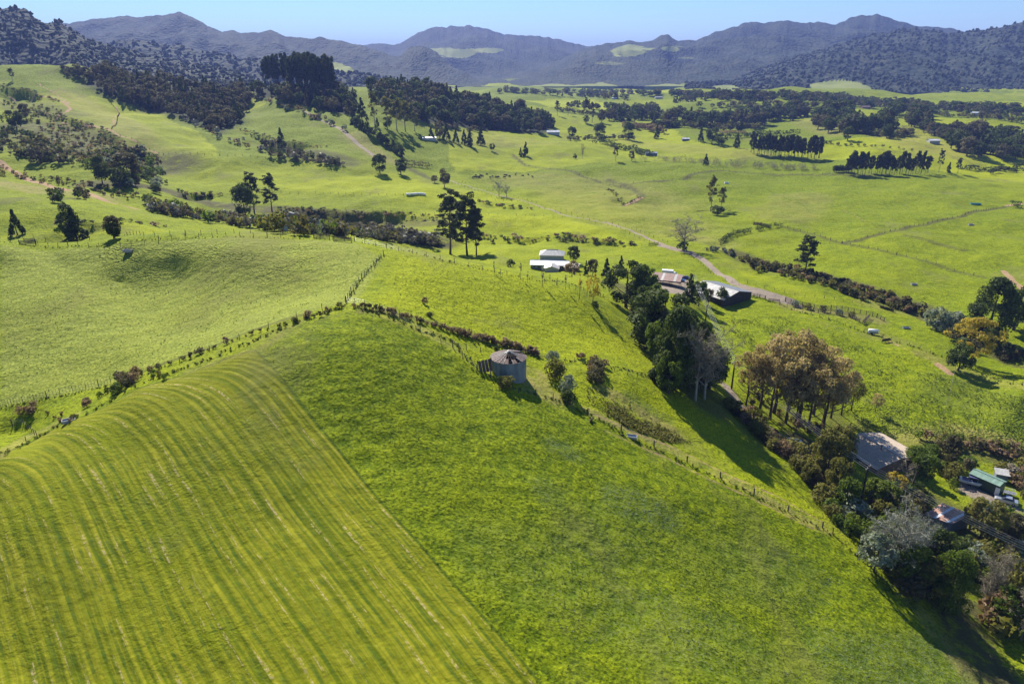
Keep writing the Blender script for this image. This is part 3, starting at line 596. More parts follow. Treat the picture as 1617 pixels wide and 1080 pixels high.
def cone(g, n, R_, z0, cr, pw=1.0):
    out = []
    for i in range(n):
        t = (i + g.random()) / n; t = 1 - (1 - t) ** 1.35 if pw == 1 else t; th = g.uniform(0, 6.283); r = R_ * (1 - t) ** pw
        c = cr * (1.15 - .75 * t) * g.uniform(.75, 1.25); out.append((math.cos(th) * r * .8, math.sin(th) * r * .8, z0 + (1 - z0) * t * .97, c, c * 1.1))
    return out
PROTO = {}; RAW = {}
def crown_of(kind, v, lod):
    """unit-height tree: returns (wood verts/faces, leaf V, F, tint, leaf material key, bark)"""
    g = random.Random(hash_(kind) + v * 31); sd = hash_(kind) % 1000 + v * 7
    N = {'hi': 1.0, 'mid': .42, 'lo': .13, 'xlo': .034}[lod]; LS = {'hi': 1.0, 'mid': 1.45, 'lo': 2.3, 'xlo': 3.9}[lod]
    bark = BARK; mk = 'green'
    if kind == 'round':       # dense broad evergreen
        (w_, e_) = limbs(sd, 1, .030, .3, 5, .3); cl = ell(g, 34, .44, .10, 1.0, .13); n, lf, mk = 6500, .022, 'dark'
    elif kind == 'leafy':     # looser mid-green broadleaf
        (w_, e_) = limbs(sd, 1, .026, .25, 6, .32); cl = ell(g, 30, .42, .15, 1.0, .11); n, lf, mk = 4600, .024, 'green'
    elif kind == 'cone':      # cypress or young conifer
        (w_, e_) = limbs(sd, 1, .022, .3, 2, .1, tip=.9); cl = cone(g, 46, .27, .06, .085); n, lf, mk = 4200, .022, 'dark'
    elif kind == 'spire':     # slim evergreen
        (w_, e_) = limbs(sd, 1, .02, .3, 2, .1); cl = cone(g, 30, .15, .08, .07, .7); n, lf, mk = 2600, .022, 'dark'
    elif kind == 'macro':     # tall lumpy macrocarpa
        (w_, e_) = limbs(sd, 1, .03, .2, 6, .25); cl = [(x * (1.15 - .5 * z), y * (1.15 - .5 * z), z, r, q) for x, y, z, r, q in ell(g, 60, .40, .02, 1.0, .10, .6)]; n, lf, mk = 9000, .017, 'dark'
    elif kind == 'pine_old':  # open tiered pine
        (w_, e_) = limbs(sd, 1, .018, .22, 26, .25, tip=.97); cl = []
        for x, y, z in e_:
            for _ in range(5): cl.append((x * g.uniform(.35, 1.15), y * g.uniform(.35, 1.15), z + g.uniform(-.05, .04), .048 * g.uniform(.6, 1.4), .024))
        cl += ell(g, 8, .16, .72, 1.0, .07, .4, flat=.6); n, lf, mk = 6500, .015, 'pine'
    elif kind == 'pine_row':  # plantation pine: bare stem below, ragged dark top
        (w_, e_) = limbs(sd, 1, .016, .25, 9, .17, tip=.93); cl = []
        for x, y, z in e_:
            for _ in range(3): cl.append((x * g.uniform(.4, 1.1), y * g.uniform(.4, 1.1), z + g.uniform(-.05, .05), .07 * g.uniform(.7, 1.3), .055))
        cl += ell(g, 8, .12, .55, 1.0, .07, .3); n, lf, mk = 2600, .026, 'pine'
    elif kind == 'gum':       # wispy eucalypt
        (w_, e_) = limbs(sd, 1, .018, .30, 15, .26, tip=.95); cl = []
        for x, y, z in e_:
            for _ in range(3): cl.append((x * g.uniform(.4, 1.2), y * g.uniform(.4, 1.2), z + g.uniform(-.04, .07), .05 * g.uniform(.6, 1.4), .04))
        cl += ell(g, 6, .12, .75, 1.0, .07, .3); n, lf, mk, bark = 2100, .022, 'olive', BARK_PALE
    elif kind == 'autumn':    # brown-leaved deciduous, thinning crown
        (w_, e_) = limbs(sd, 1, .022, .25, 12, .36, tip=.85); cl = ell(g, 34, .42, .34, 1.0, .075, .35); n, lf, mk = 3700, .015, 'rust'
    elif kind == 'willow':
        (w_, e_) = limbs(sd, 1, .022, .25, 8, .3); cl = ell(g, 40, .46, .15, 1.0, .08, .45); n, lf, mk = 3800, .018, 'yellow'
    elif kind == 'poplar':    # thin young poplar
        (w_, e_) = limbs(sd, 1, .012, .15, 9, .1, tip=.98); cl = ell(g, 14, .12, .35, 1.0, .05, .3); n, lf, mk = 380, .02, 'olive'
    elif kind == 'shrub':
        (w_, e_) = limbs(sd, 1, .03, .1, 4, .4, tip=.6); cl = ell(g, 18, .62, -.05, 1.0, .24, .55); n, lf, mk = 1900, .045, 'olive'
    elif kind == 'tuft':      # small upright scrub
        (w_, e_) = limbs(sd, 1, .03, .1, 3, .3, tip=.6); cl = [(g.uniform(-.3, .3), g.uniform(-.3, .3), g.uniform(.2, .75), .16, .26) for _ in range(9)]; n, lf, mk = 800, .06, 'brown'
    elif kind == 'fernpalm':  # bare leaning stem, mop of long drooping leaves
        (w_, e_) = limbs(sd, 1, .028, .9, 0, .1, lean=.18, tip=.80, k=8); cl = [(.18 + g.uniform(-.13, .13), g.uniform(-.13, .13), .84 + g.uniform(-.05, .08), .13, .11) for _ in range(12)]; n, lf, mk = 1600, .05, 'green'
    elif kind in ('bare', 'thicket'):
        q = dict(hi=(12, 11, 6, 4), mid=(10, 8, 4, 3), lo=(7, 6, 3, 2), xlo=(6, 5, 2, 1))[lod]
        wd, Vt, Ft = twigs(sd, 1, q[0], q[1], q[2], .0035 * LS, .6 if kind == 'bare' else .9, .022, .18 if kind == 'bare' else .02, .45 if kind == 'bare' else .6, 0, q[3])
        gg = np.random.default_rng(sd); ti = np.repeat(gg.random(len(Ft)), 4)
        return wd, Vt, Ft, ti, 'twig' if kind == 'bare' else 'grey', BARK_PALE
    Vl, Fl, ti = clump_cloud(cl, max(60, int(n * N)), lf * LS, sd, .75 if kind != 'fernpalm' else .18)
    Vl[:, 2] = np.maximum(Vl[:, 2], .0)
    return w_, Vl, Fl, ti, mk, bark
def hash_(s_):
    h = 7
    for ch in s_: h = (h * 31 + ord(ch)) % 100003
    return h
def proto(kind, v, lod, mk):
    key = (kind, v, lod, mk)
    if key in PROTO: return PROTO[key]
    (wv_, wf), Vl, Fl, ti, dmk, bark = crown_of(kind, v, lod); m = L[mk or dmk]
    Wv, Wf = np.array(wv_), np.array(wf)
    cm = lambda: np_mesh('crown', Vl, Fl, False, dict(leaf=ti), [m])
    tm = lambda: np_mesh('trunk', Wv, Wf, True, None, [bark])
    # one mesh for trees too small in the picture to show their parts
    Va = np.concatenate([Vl, np.array(wv_)]); Fa = np.concatenate([Fl, np.array(wf) + len(Vl)])
    one = lambda: np_mesh('tree', Va, Fa, False, dict(leaf=np.concatenate([ti, np.zeros(len(Wv))])), [m, bark], np.concatenate([np.zeros(len(Fl)), np.ones(len(Wf))]))
    PROTO[key] = [cm, tm, one]; RAW[key] = (Va, Fa, np.concatenate([ti, np.zeros(len(wv_))]), len(Fl)); return PROTO[key]
def got(pr, i):
    if callable(pr[i]): pr[i] = pr[i]()
    return pr[i]
def grow(name, kind, P, h, label, cat='tree', group=None, mk=None, width=1.0, v=None, lod=None, rz=None, sink=.02):
    """plant one tree or shrub of height h at P; h*F/dist is its size in the picture"""
    P = Vector(P); pxh = h * F0 / P.length
    lod = lod or ('hi' if pxh > 62 else 'mid' if pxh > 20 else 'lo')
    v = rnd.randrange(4 if lod != 'hi' else 2) if v is None else v
    pr = proto(kind, v, lod, mk); rz = rnd.uniform(0, 6.28) if rz is None else rz
    sc = (h * width, h * width * rnd.uniform(.92, 1.08), h); loc = (P.x, P.y, P.z - sink * h)
    if pxh > 28 and kind not in ('shrub', 'tuft'):
        r = link(name, None, None, loc, rz, sc); link('crown', got(pr, 0), r); link('trunk', got(pr, 1), r)
    else: r = link(name, got(pr, 2), None, loc, rz, sc)
    return tag(r, label, cat, group)
def tree(name, kind, px, base, top, label, cat='tree', group=None, **k):
    P = ground(px, base); h = max(topz(px, P, top) - P.z, .4); return grow(name, kind, P, h, label, cat, group, **k)
def sprinkle(poly, n, gap, seed):
    """n ground points inside a pixel polygon, evenly spread over the land it covers, at least gap metres apart"""
    g = random.Random(seed); P = W(poly); xs = [p[0] for p in P]; ys = [p[1] for p in P]; out = []
    for _ in range(n * 60):
        x, y = g.uniform(min(xs), max(xs)), g.uniform(min(ys), max(ys))
        if not inside(np.array([x]), np.array([y]), P)[0]: continue
        if all((x - a) ** 2 + (y - b_) ** 2 > gap * gap for a, b_, c in out): out.append((x, y, gz(x, y)))
        if len(out) >= n: break
    return [Vector(p) for p in out]
def sprinkle_px(poly, n, seed, gap=0, far=3500):
    """the same, spread evenly over the picture area"""
    g = random.Random(seed); xs = [p[0] for p in poly]; ys = [p[1] for p in poly]; out = []
    for _ in range(n * 40):
        x, y = g.uniform(min(xs), max(xs)), g.uniform(min(ys), max(ys))
        if inside(np.array([x]), np.array([y]), poly)[0]:
            q = ground(x, y)
            if q.y > far: continue
            if gap == 0 or all((q - o).length > gap for o in out): out.append(q)
        if len(out) >= n: break
    return out
def along(poly, step, jitter, seed):
    g = random.Random(seed); P = [ground(*p) for p in poly]; out = []; rest = 0.0
    for a, b_ in zip(P, P[1:]):
        d = math.hypot(b_.x - a.x, b_.y - a.y); t = rest
        while t < d:
            x = a.x + (b_.x - a.x) * t / d + g.uniform(-jitter, jitter); y = a.y + (b_.y - a.y) * t / d + g.uniform(-jitter, jitter)
            out.append(Vector((x, y, gz(x, y)))); t += step * g.uniform(.8, 1.2)
        rest = t - d
    return out
def hedge(px, width, height, label, mk='dark', seed=1, group=None, bumpy=.25, leaf=.35, den=7):
    P = [ground(*p) for p in px]; o = P[0]; cl = []
    g = random.Random(seed)
    for a, b_ in zip(P, P[1:]):
        d = (b_ - a).length; k = max(1, int(d / (width * .55)))
        for i in range(k):
            q = a.lerp(b_, (i + g.random()) / k); z = gz(q.x, q.y) - o.z
            for lay in (.3, .75):
                cl.append((q.x - o.x + g.uniform(-.2, .2) * width, q.y - o.y + g.uniform(-.2, .2) * width, z + height * lay * g.uniform(1 - bumpy, 1 + bumpy), width * .5, height * .32))
    V, F, ti = clump_cloud(cl, min(9000, len(cl) * den * 4), leaf, seed)
    return tag(link('hedge', np_mesh('hedge', V, F, False, dict(leaf=ti), [L[mk]]), None, o), label, 'hedge', group)

def mass(name, pts, label, kinds, mks, h0, h1, seed, width=1.0, lod='xlo'):
    """growth too small or too tangled to count: one object, each plant still real leaves"""
    g = random.Random(seed); V, F, T_, M_, o = [], [], [], [], 0; ms = sorted(set(mks))
    for P in pts:
        mk = g.choice(mks); key = (g.choice(kinds), g.randrange(4), lod, mk); proto(*key); v, f, t, nl = RAW[key]
        if lod == 'xlo': f = f[:nl]; v = v[:nl * 4]; t = t[:nl * 4]
        h = g.uniform(h0, h1); w_ = h * width * g.uniform(.8, 1.25); a = g.uniform(0, 6.28); c_, s_ = math.cos(a), math.sin(a)
        V.append(np.stack([P.x + (v[:, 0] * c_ - v[:, 1] * s_) * w_, P.y + (v[:, 0] * s_ + v[:, 1] * c_) * w_, P.z - .03 * h + v[:, 2] * h], 1)); F.append(f + o); o += len(v)
        T_.append(np.clip(t + g.uniform(-.3, .3), 0, 1)); M_.append(np.where(np.arange(len(f)) < nl, ms.index(mk), len(ms)))
    tag(link(name, np_mesh(name, np.concatenate(V), np.concatenate(F), False, dict(leaf=np.concatenate(T_)), [L[m] for m in ms] + [BARK], np.concatenate(M_))), label, kind='stuff')
# ---- forests: every crown is a tree of its own
def lerp_poly(line, x): return float(np.interp(x, [p[0] for p in line], [p[1] for p in line]))
G1 = 'native trees of the dark bush on the left hillside'
for P in sprinkle_px([(122, 120), (165, 146), (200, 163), (280, 183), (345, 209), (385, 195), (398, 170), (400, 130), (300, 118), (150, 112)], 225, 3, 6.0, 1150):
    k = rnd.choice(['leafy', 'round', 'leafy', 'cone']); h = rnd.uniform(9, 15) * (1.2 if k == 'cone' else 1)
    grow('bush_tree', k, P, h, 'dark native tree crowded into the bush on the left hillside', group=G1, mk='bush' if k != 'cone' else 'dark', width=1.05, lod='lo')
G2 = 'tall pines of the stand above the left bush'
for P in sprinkle_px([(396, 134), (470, 145), (526, 150), (530, 134), (470, 126), (396, 126)], 75, 4, 5, 1150):
    grow('pine_tree', 'pine_row', P, rnd.uniform(34, 42), 'tall straight pine in the stand on the hilltop', group=G2, width=.62, lod='mid')
G3 = 'dark trees on the slope below the tall pine stand'
for P in sprinkle_px([(395, 140), (400, 152), (440, 160), (500, 175), (558, 184), (562, 158), (530, 140), (470, 136)], 75, 5, 5, 1150):
    grow('bush_tree', rnd.choice(['round', 'leafy', 'cone']), P, rnd.uniform(11, 18), 'dark tree on the slope just below the tall pine stand', group=G3, mk=rnd.choice(['dark', 'bush']), lod='lo')
G4 = 'trees of the dark forest in the middle distance'
for P in sprinkle_px([(556, 130), (585, 152), (620, 178), (660, 190), (720, 199), (790, 206), (862, 211), (876, 203), (850, 185), (800, 172), (740, 160), (690, 146), (630, 128), (580, 126)], 285, 6, 5, 1700):
    k = rnd.choice(['cone', 'cone', 'round', 'leafy']); grow('forest_tree', k, P, rnd.uniform(13, 21), 'dark tree packed into the long forest in the middle distance', group=G4, mk='dark' if k == 'cone' or rnd.random() < .6 else 'bush', lod='lo', width=1.1)
# copses on the right half of the valley
cop = [([(955, 190), (1040, 200), (1042, 178), (960, 180)], 34, 12, 19, 'wide dark copse right of the long forest'),
 ([(1050, 200), (1180, 210), (1205, 200), (1260, 190), (1275, 172), (1170, 186), (1060, 188)], 85, 10, 18, 'long belt of dark trees across the valley'),
 ([(1285, 208), (1330, 212), (1385, 212), (1415, 218), (1400, 200), (1350, 190), (1310, 175), (1290, 185)], 75, 11, 20, 'dark wood right of the valley centre'),
 ([(1390, 190), (1450, 203), (1480, 200), (1450, 175), (1420, 170), (1395, 178)], 38, 10, 17, 'dark trees climbing the gully above the right pastures'),
 ([(1480, 225), (1530, 248), (1617, 256), (1617, 232), (1560, 218), (1500, 212)], 70, 10, 18, 'dark trees at the right edge of the valley'),
 ([(1130, 160), (1190, 166), (1240, 158), (1190, 152)], 26, 9, 14, 'line of bush below the mountain foot'),
 ([(1240, 160), (1330, 168), (1420, 175), (1330, 160)], 34, 9, 15, 'scattered dark trees under the wooded mountain'),
 ([(1440, 205), (1475, 215), (1500, 222), (1470, 205)], 16, 9, 14, 'dark trees in the hollow right of the pines'),
 ([(1040, 165), (1110, 160), (1180, 158), (1100, 154)], 22, 8, 13, 'line of trees across the far green rise'),
 ([(1560, 190), (1617, 186), (1617, 182), (1500, 178)], 16, 8, 12, 'row of trees along the far right terrace'),
 ([(900, 165), (1000, 172), (1010, 176), (900, 172)], 20, 8, 13, 'broken tree line beyond the farmhouse'),
 ([(1240, 178), (1280, 176), (1290, 186), (1245, 188)], 12, 9, 14, 'dark clump before the valley wood'),
 ([(870, 152), (960, 158), (1010, 160), (940, 150)], 26, 9, 14, 'far line of trees beyond the long forest')]
for ci, (poly, n_, h0, h1, what) in enumerate(cop):
    if ci in (5, 6, 8, 9, 10, 11, 12): mass('far_wood', sprinkle_px(poly, n_ + 10, 20 + ci), what, ['round', 'leafy', 'cone'], ['dark', 'bush'], h0, h1, ci, 1.2); continue
    for P in sprinkle_px(poly, n_, 20 + ci):
        k = rnd.choice(['round', 'leafy', 'cone', 'leafy']); grow('valley_tree', k, P, rnd.uniform(h0, h1) * 1.3, 'tree in the ' + what, group='trees of the ' + what, mk=rnd.choice(['dark', 'dark', 'bush']), lod='lo', width=1.15)
for fi, (pl, n_, h0, h1) in enumerate([([(1330, 165), (1450, 176), (1617, 182), (1617, 176), (1450, 168), (1330, 158)], 150, 9, 16), ([(1000, 152), (1330, 160), (1330, 154), (1000, 147)], 130, 9, 15), ([(780, 150), (1000, 152), (1000, 147), (800, 143)], 80, 9, 15), ([(1100, 170), (1240, 176), (1300, 170), (1200, 166)], 40, 8, 12)]):
    mass('foothill_bush', sprinkle_px(pl, n_, 900 + fi, 0, 5000), 'bush along the foot of the mountains', ['round', 'leafy'], ['bush', 'dark'], h0, h1, 900 + fi, 1.5)
# winter willows, brownish rows of low trees far off
for ci, (poly, n_, h0, h1, mk, what) in enumerate([
 ([(978, 203), (1050, 212), (1055, 206), (985, 198)], 22, 6, 9, 'brown', 'brown leafless hedgerow trees behind the white farmhouse'),
 ([(1000, 255), (1060, 258), (1190, 268), (1290, 272), (1290, 268), (1180, 261), (1060, 252)], 130, 4, 7, 'twig', 'bare brown willows along the far stream'),
 ([(1420, 205), (1470, 212), (1490, 218), (1430, 214)], 14, 6, 9, 'twig', 'bare pale trees by the far white shed'),
 ([(1040, 145), (1120, 150), (1130, 155), (1050, 152)], 16, 8, 12, 'bush', 'pale trees at the mountain foot'),
 ([(670, 195), (720, 202), (760, 207), (740, 212), (680, 204)], 14, 5, 8, 'bush', 'scrubby trees in front of the dark forest')]):
    if ci: mass('far_scrub', sprinkle_px(poly, n_, 50 + ci), what, ['thicket' if mk == 'twig' else 'leafy'], [mk], h0, h1, ci, 1.4); continue
    for P in sprinkle_px(poly, n_, 50 + ci):
        grow('valley_shrub', 'thicket' if mk == 'twig' else 'leafy', P, rnd.uniform(h0, h1), 'low tree among the ' + what, group=what, mk=mk, lod='lo', width=1.3)
# single trees and small clumps that the photograph tells apart
S = [
 ('pine_old', 712, 401, 307, 'left one of two very tall open pines behind the back fence', .95, None), ('pine_old', 737, 404, 309, 'right one of two very tall open pines behind the back fence', 1.05, None),
 ('pine_old', 752, 404, 330, 'leaning pine at the right foot of the two tall pines', .9, None),
 ('pine_old', 402, 336, 275, 'rounded pine behind the dark conifer on the left flat', 1.0, None), ('pine_old', 430, 334, 277, 'broad open pine right of the dark conifer on the left flat', 1.0, None),
 ('round', 388, 348, 290, 'dense dark conifer standing in the scrub of the left gully', .75, None),
 ('cone', 28, 371, 330, 'dark pointed conifer alone at the left edge behind the fence', 1.0, None), ('macro', 112, 377, 320, 'broad dark conifer with a double top behind the left fence', .85, None), ('cone', 122, 377, 326, 'pointed right half of the double conifer behind the left fence', 1.2, None),
 ('leafy', 180, 377, 340, 'thin grey-green tree right of the double conifer', .9, 'bush'), ('leafy', 182, 378, 352, 'low dark tree under the thin grey-green one', 1.2, 'dark'),
 ('gum', 20, 128, 108, 'small wind-bent tree alone on the left hilltop', 1.1, 'pine'),
 ('round', 27, 205, 172, 'round dark tree on the left scrub slope', .95, None), ('leafy', 42, 190, 163, 'pale tree beside the round dark one on the left slope', .9, 'bush'),
 ('round', 162, 290, 243, 'dark rounded tree in the left gully', .75, None), ('leafy', 205, 290, 240, 'brownish dark tree in the left gully right of the rounded one', 1.1, 'bush'), ('leafy', 190, 296, 262, 'low dark tree at the foot of the gully pair', 1.3, 'dark'),
 ('leafy', 65, 258, 225, 'olive tree on the left slope under the dirt track', 1.5, 'bush'),
 ('cone', 445, 233, 201, 'pointed dark tree above the middle scrub patch', .9, None),
 ('round', 600, 274, 243, 'left one of two round dark trees at the end of the shelter belt', .98, None), ('round', 633, 275, 249, 'right one of two round dark trees at the end of the shelter belt', 1.0, None),
 ('leafy', 702, 296, 266, 'brown-green tree at the bend of the farm lane', .85, 'bush'), ('leafy', 686, 289, 277, 'small bush left of the tree at the lane bend', 1.2, 'bush'),
 ('cone', 572, 193, 153, 'dark tall tree beside the pale gum group', 1.0, None), ('gum', 553, 192, 158, 'brownish tree at the foot of the pine hill', 1.1, 'bush'),
 ('gum', 592, 203, 146, 'tallest pale gum left of its group', .75, None), ('gum', 612, 205, 155, 'slim pale gum second in the group', .8, None), ('gum', 627, 207, 159, 'spreading pale gum in the middle of the group', 1.15, None), ('gum', 640, 208, 160, 'pale gum at the right of the group', 1.0, None), ('gum', 655, 208, 178, 'low pale gum at the right end of the group', 1.2, None),
 ('cone', 596, 202, 186, 'small dark cone under the tall gum', 1.1, None), ('round', 612, 204, 184, 'dark shrubby tree under the gums', .9, None),
 ('spire', 681, 218, 197, 'small dark cypress left of the cypress row', 1.3, None), ('leafy', 694, 219, 200, 'grey tree left of the cypress row', 1.0, 'bush'), ('cone', 705, 221, 193, 'broad cypress left of the cypress row', .9, None),
 ('cone', 720, 226, 202, 'first cypress of the row in front of the forest', .85, None), ('cone', 733, 229, 204, 'second cypress of the row in front of the forest', .85, None), ('cone', 742, 232, 205, 'third cypress of the row in front of the forest', .95, None), ('cone', 759, 230, 200, 'last and largest cypress of the row in front of the forest', .9, None),
 ('leafy', 777, 239, 226, 'small tree in the stream line below the cypress row', .9, 'dark'), ('cone', 830, 247, 224, 'dark conifer pair standing alone on the middle pasture', 1.0, None), ('cone', 822, 247, 233, 'small partner of the lone dark conifer', 1.0, None),
 ('bare', 920, 251, 226, 'thin bare tree in the middle pasture', .5, None), ('leafy', 908, 252, 243, 'tiny bush beside the thin bare tree', 1, 'dark'), ('gum', 972, 255, 231, 'thin olive tree near the dark hedge', .9, 'bush'), ('leafy', 997, 255, 238, 'small brown tree below the end of the dark hedge', .8, 'bush'),
 ('round', 903, 219, 200, 'round dark tree right of the white farmhouse', 1.0, None), ('round', 947, 221, 194, 'dark tree in the row right of the white farmhouse', .95, None), ('round', 992, 220, 193, 'dark tree at the right end of the farmhouse row', .9, None),
 ('cone', 1037, 219, 195, 'dark conifer alone right of the farmhouse row', .8, None), ('gum', 925, 194, 157, 'tall pale gum beyond the farmhouse', .9, 'bush'), ('gum', 935, 194, 163, 'second gum beyond the farmhouse', .9, 'bush'), ('round', 925, 195, 182, 'dark bush at the foot of the gums beyond the farmhouse', 1, None),
 ('gum', 880, 183, 160, 'loose gum at the right end of the forest', 1, 'bush'), ('gum', 897, 183, 162, 'second loose gum right of the forest', 1, 'bush'), ('leafy', 950, 195, 172, 'brown tree left of the dark copse', .9, 'bush'),
 ('cone', 1106, 224, 199, 'dark conifer at the left of the roadside clump', .75, None), ('round', 1124, 227, 200, 'broad dark tree of the roadside clump', 1.0, None), ('round', 1139, 231, 210, 'low dark tree at the right of the roadside clump', 1.2, None), ('cone', 1163, 234, 210, 'single dark conifer left of the pine row', .95, None),
 ('cone', 1114, 262, 243, 'small dark conifer alone before the willows', 1.0, None), ('round', 1338, 222, 200, 'round dark tree throwing a long shadow on the slope', 1.0, None), ('round', 1400, 219, 194, 'dark tree at the right end of the valley wood', 1, None),
 ('gum', 1122, 334, 280, 'tall ragged gum alone on the right pasture', .75, None), ('gum', 1138, 334, 296, 'leaning partner of the ragged gum', .85, None), ('round', 1132, 340, 325, 'dark bush at the foot of the ragged gum', 1.9, None),
 ('bare', 1080, 396, 340, 'large bare spreading tree where two lanes meet', 1.5, None), ('shrub', 1078, 396, 381, 'dark ivy bush at the foot of the bare tree', 1.0, 'dark'), ('bare', 788, 310, 284, 'low grey bare thicket below the cattle', 1.1, 'grey'), ('bare', 800, 312, 290, 'small right end of the grey bare thicket', 1.1, 'grey'),
 ('pine_old', 1271, 433, 375, 'lone tall pine on the bank of the right stream', 1.25, None),
 ('gum', 1482, 272, 238, 'dark ragged pine right of the long pine row', .6, 'pine'), ('cone', 1497, 273, 256, 'low dark tree left of the last pine', 1.0, None), ('pine_old', 1512, 273, 250, 'last small pine right of the pine row', .9, None), ('gum', 1465, 273, 248, 'thin tree at the right end of the pine row', .9, 'pine'),
 ('pine_row', 1232, 252, 244, 'tiny dark bush right of the first pine row', 1.3, 'dark'),
 ('macro', 1556, 540, 440, 'huge dark spreading tree by the stream at the right edge', 1.0, None), ('round', 1600, 520, 455, 'dark crown behind the huge spreading tree', 1.1, None), ('shrub', 1478, 520, 487, 'pale silvery bush left of the huge dark tree', 1.0, 'silver'), ('shrub', 1500, 524, 492, 'grey-green bush under the huge dark tree', 1.0, 'silver'),
 ('willow', 1533, 575, 503, 'golden yellow willow on the right pasture', 1.15, None), ('round', 1513, 585, 543, 'dark bush standing before the yellow willow', 1.15, 'dark'),
 ('leafy', 905, 416, 388, 'round dark tree behind the white-roofed house', .9, 'dark'), ('leafy', 903, 437, 412, 'brown shrub in front of the white-roofed house', 1.1, 'brown'), ('shrub', 806, 421, 410, 'round dark shrub on the lawn left of the white-roofed house', 1.1, 'dark'),
 ('spire', 925, 436, 411, 'narrow dark tree right of the white-roofed house', .9, None), ('leafy', 936, 436, 409, 'brownish tree in the garden row right of the house', .9, 'bush'), ('cone', 957, 440, 407, 'dark cone in the garden row right of the house', .9, None), ('cone', 980, 432, 403, 'dark cone behind the big rounded tree', .9, None),
 ('macro', 1025, 540, 470, 'dark tree between the big rounded one and the broad domed one', 1.1, 'dark'), ('round', 988, 486, 412, 'big rounded dark tree where the shelter trees begin', 1.15, None), ('leafy', 1018, 470, 420, 'green tree behind the big rounded one', .95, 'green'), ('shrub', 1006, 486, 456, 'pale green bush in the shelter trees', 1.0, 'silver'),
 ('round', 1016, 515, 452, 'dark leafy tree in the middle of the shelter trees', .9, 'dark'), ('leafy', 1036, 490, 448, 'green crown behind the shelter trees', 1, 'green'),
 ('round', 1044, 560, 458, 'broad domed dark tree in the shelter belt', 1.2, 'dark'), ('leafy', 1030, 548, 478, 'leafy tree left of the broad domed one in the belt', .8, 'dark'), ('cone', 1058, 585, 486, 'narrow dark tree at the front of the broad domed one', .9, 'dark'), ('leafy', 1040, 572, 505, 'low dark tree under the broad domed one', .9, 'green'), ('macro', 1064, 614, 488, 'tallest dark tree of the belt, throwing its shadow over the paddock', .88, 'dark'), ('cone', 1048, 608, 530, 'dark pointed tree at the left foot of the tallest one', 1.1, 'dark'), ('spire', 1078, 606, 505, 'narrow dark tree right of the tallest one', 1.5, 'dark'), ('leafy', 1056, 622, 560, 'drooping dark tree at the lower left of the belt', .9, 'green'),
 ('macro', 1100, 614, 510, 'dark tree behind the dead one', .8, 'dark'), ('round', 1120, 614, 545, 'dark tree at the right side of the belt', .9, 'dark'), ('bare', 1098, 632, 505, 'dead grey tree leaning out of the dark belt', .8, 'twig'), ('bare', 1112, 630, 530, 'second bare grey tree in front of the dark belt', .9, 'twig'), ('leafy', 1118, 612, 558, 'brown-grey tree at the right foot of the dark belt', .9, 'brown'),
 ('spire', 1087, 482, 432, 'slim tree between yard and shelter belt', 1.3, 'dark'), ('leafy', 1103, 484, 443, 'green tree left of the long shed', .85, 'green'), ('shrub', 1138, 480, 455, 'round green bush at the front of the long shed', .75, 'dark'), ('leafy', 1118, 482, 455, 'brown-green tree against the long shed', .8, 'bush'),
]
for kind, px, base, top, lab, wd, mk in S:
    nm = {'pine_old': 'pine_tree', 'pine_row': 'pine_tree', 'gum': 'gum_tree', 'bare': 'bare_tree', 'cone': 'conifer', 'spire': 'conifer', 'willow': 'willow_tree', 'macro': 'cypress_tree', 'shrub': 'shrub', 'leafy': 'broadleaf_tree', 'round': 'evergreen_tree'}[kind]
    tree(nm, kind, px, base, top, lab, 'shrub' if kind == 'shrub' else 'tree', None, mk=mk, width=wd)
# two rows of tall pines
for i in range(40):
    px = 1187 + 108 * i / 39 + rnd.uniform(-2, 2); by = 243 + 9 * i / 39 + rnd.uniform(-2, 2)
    tree('pine_tree', 'pine_row', px, by, by - rnd.uniform(27, 36), 'tall pine in the first long row, seen before the dark wood', group='pines of the first long row', width=rnd.uniform(.5, .85), lod='lo')
for i in range(38):
    px = 1335 + 128 * i / 37 + rnd.uniform(-2, 2); by = 275 + rnd.uniform(-2, 2)
    tree('pine_tree', 'pine_row', px, by, by - rnd.uniform(24, 37), 'tall pine in the second long row, nearer and further right', group='pines of the second long row', width=rnd.uniform(.5, .9), lod='lo')
for i in range(8): tree('pine_tree', 'round', 1318 + i * 3.2, 272, 262 + rnd.uniform(-2, 2), 'low dark tree at the left end of the second pine row', group='low trees at the left end of the second pine row', width=1.1)
# brown-leaved trees on the right
GL = ['leftmost brown-leaved tree of the autumn grove, beside the grove power pole', 'second brown-leaved tree from the left in the grove', 'third brown-leaved tree along the back of the grove', 'tall brown-leaved tree at the top of the grove', 'tallest brown-leaved tree in the middle of the grove', 'brown-leaved tree right of the tallest one in the grove',
 'left front tree of the grove with bare lower stems', 'front tree of the grove left of its centre', 'brown-leaved tree right of the grove centre', 'front centre tree of the grove', 'olive-brown tree on the right half of the grove', 'upper tree on the right shoulder of the grove', 'front tree on the right half of the grove', 'low tree near the right end of the grove', 'rightmost drooping tree of the grove above the brown roof', 'front tree between the grove and the lane']
for i, (px, by, ty) in enumerate([(1178, 640, 553), (1200, 645, 540), (1222, 652, 530), (1245, 648, 522), (1262, 660, 535), (1285, 655, 545), (1215, 662, 560), (1240, 668, 560), (1300, 676, 562), (1275, 680, 575), (1312, 660, 578), (1328, 655, 592), (1298, 670, 600), (1344, 648, 598), (1382, 650, 622), (1255, 672, 590)]):
    tree('autumn_tree', 'autumn', px, by, ty, GL[i], group='brown-leaved trees of the autumn grove', width=rnd.uniform(.78, 1.0), lod='hi', v=i % 3, mk='rust' if i < 10 else rnd.choice(['rust', 'olive']))
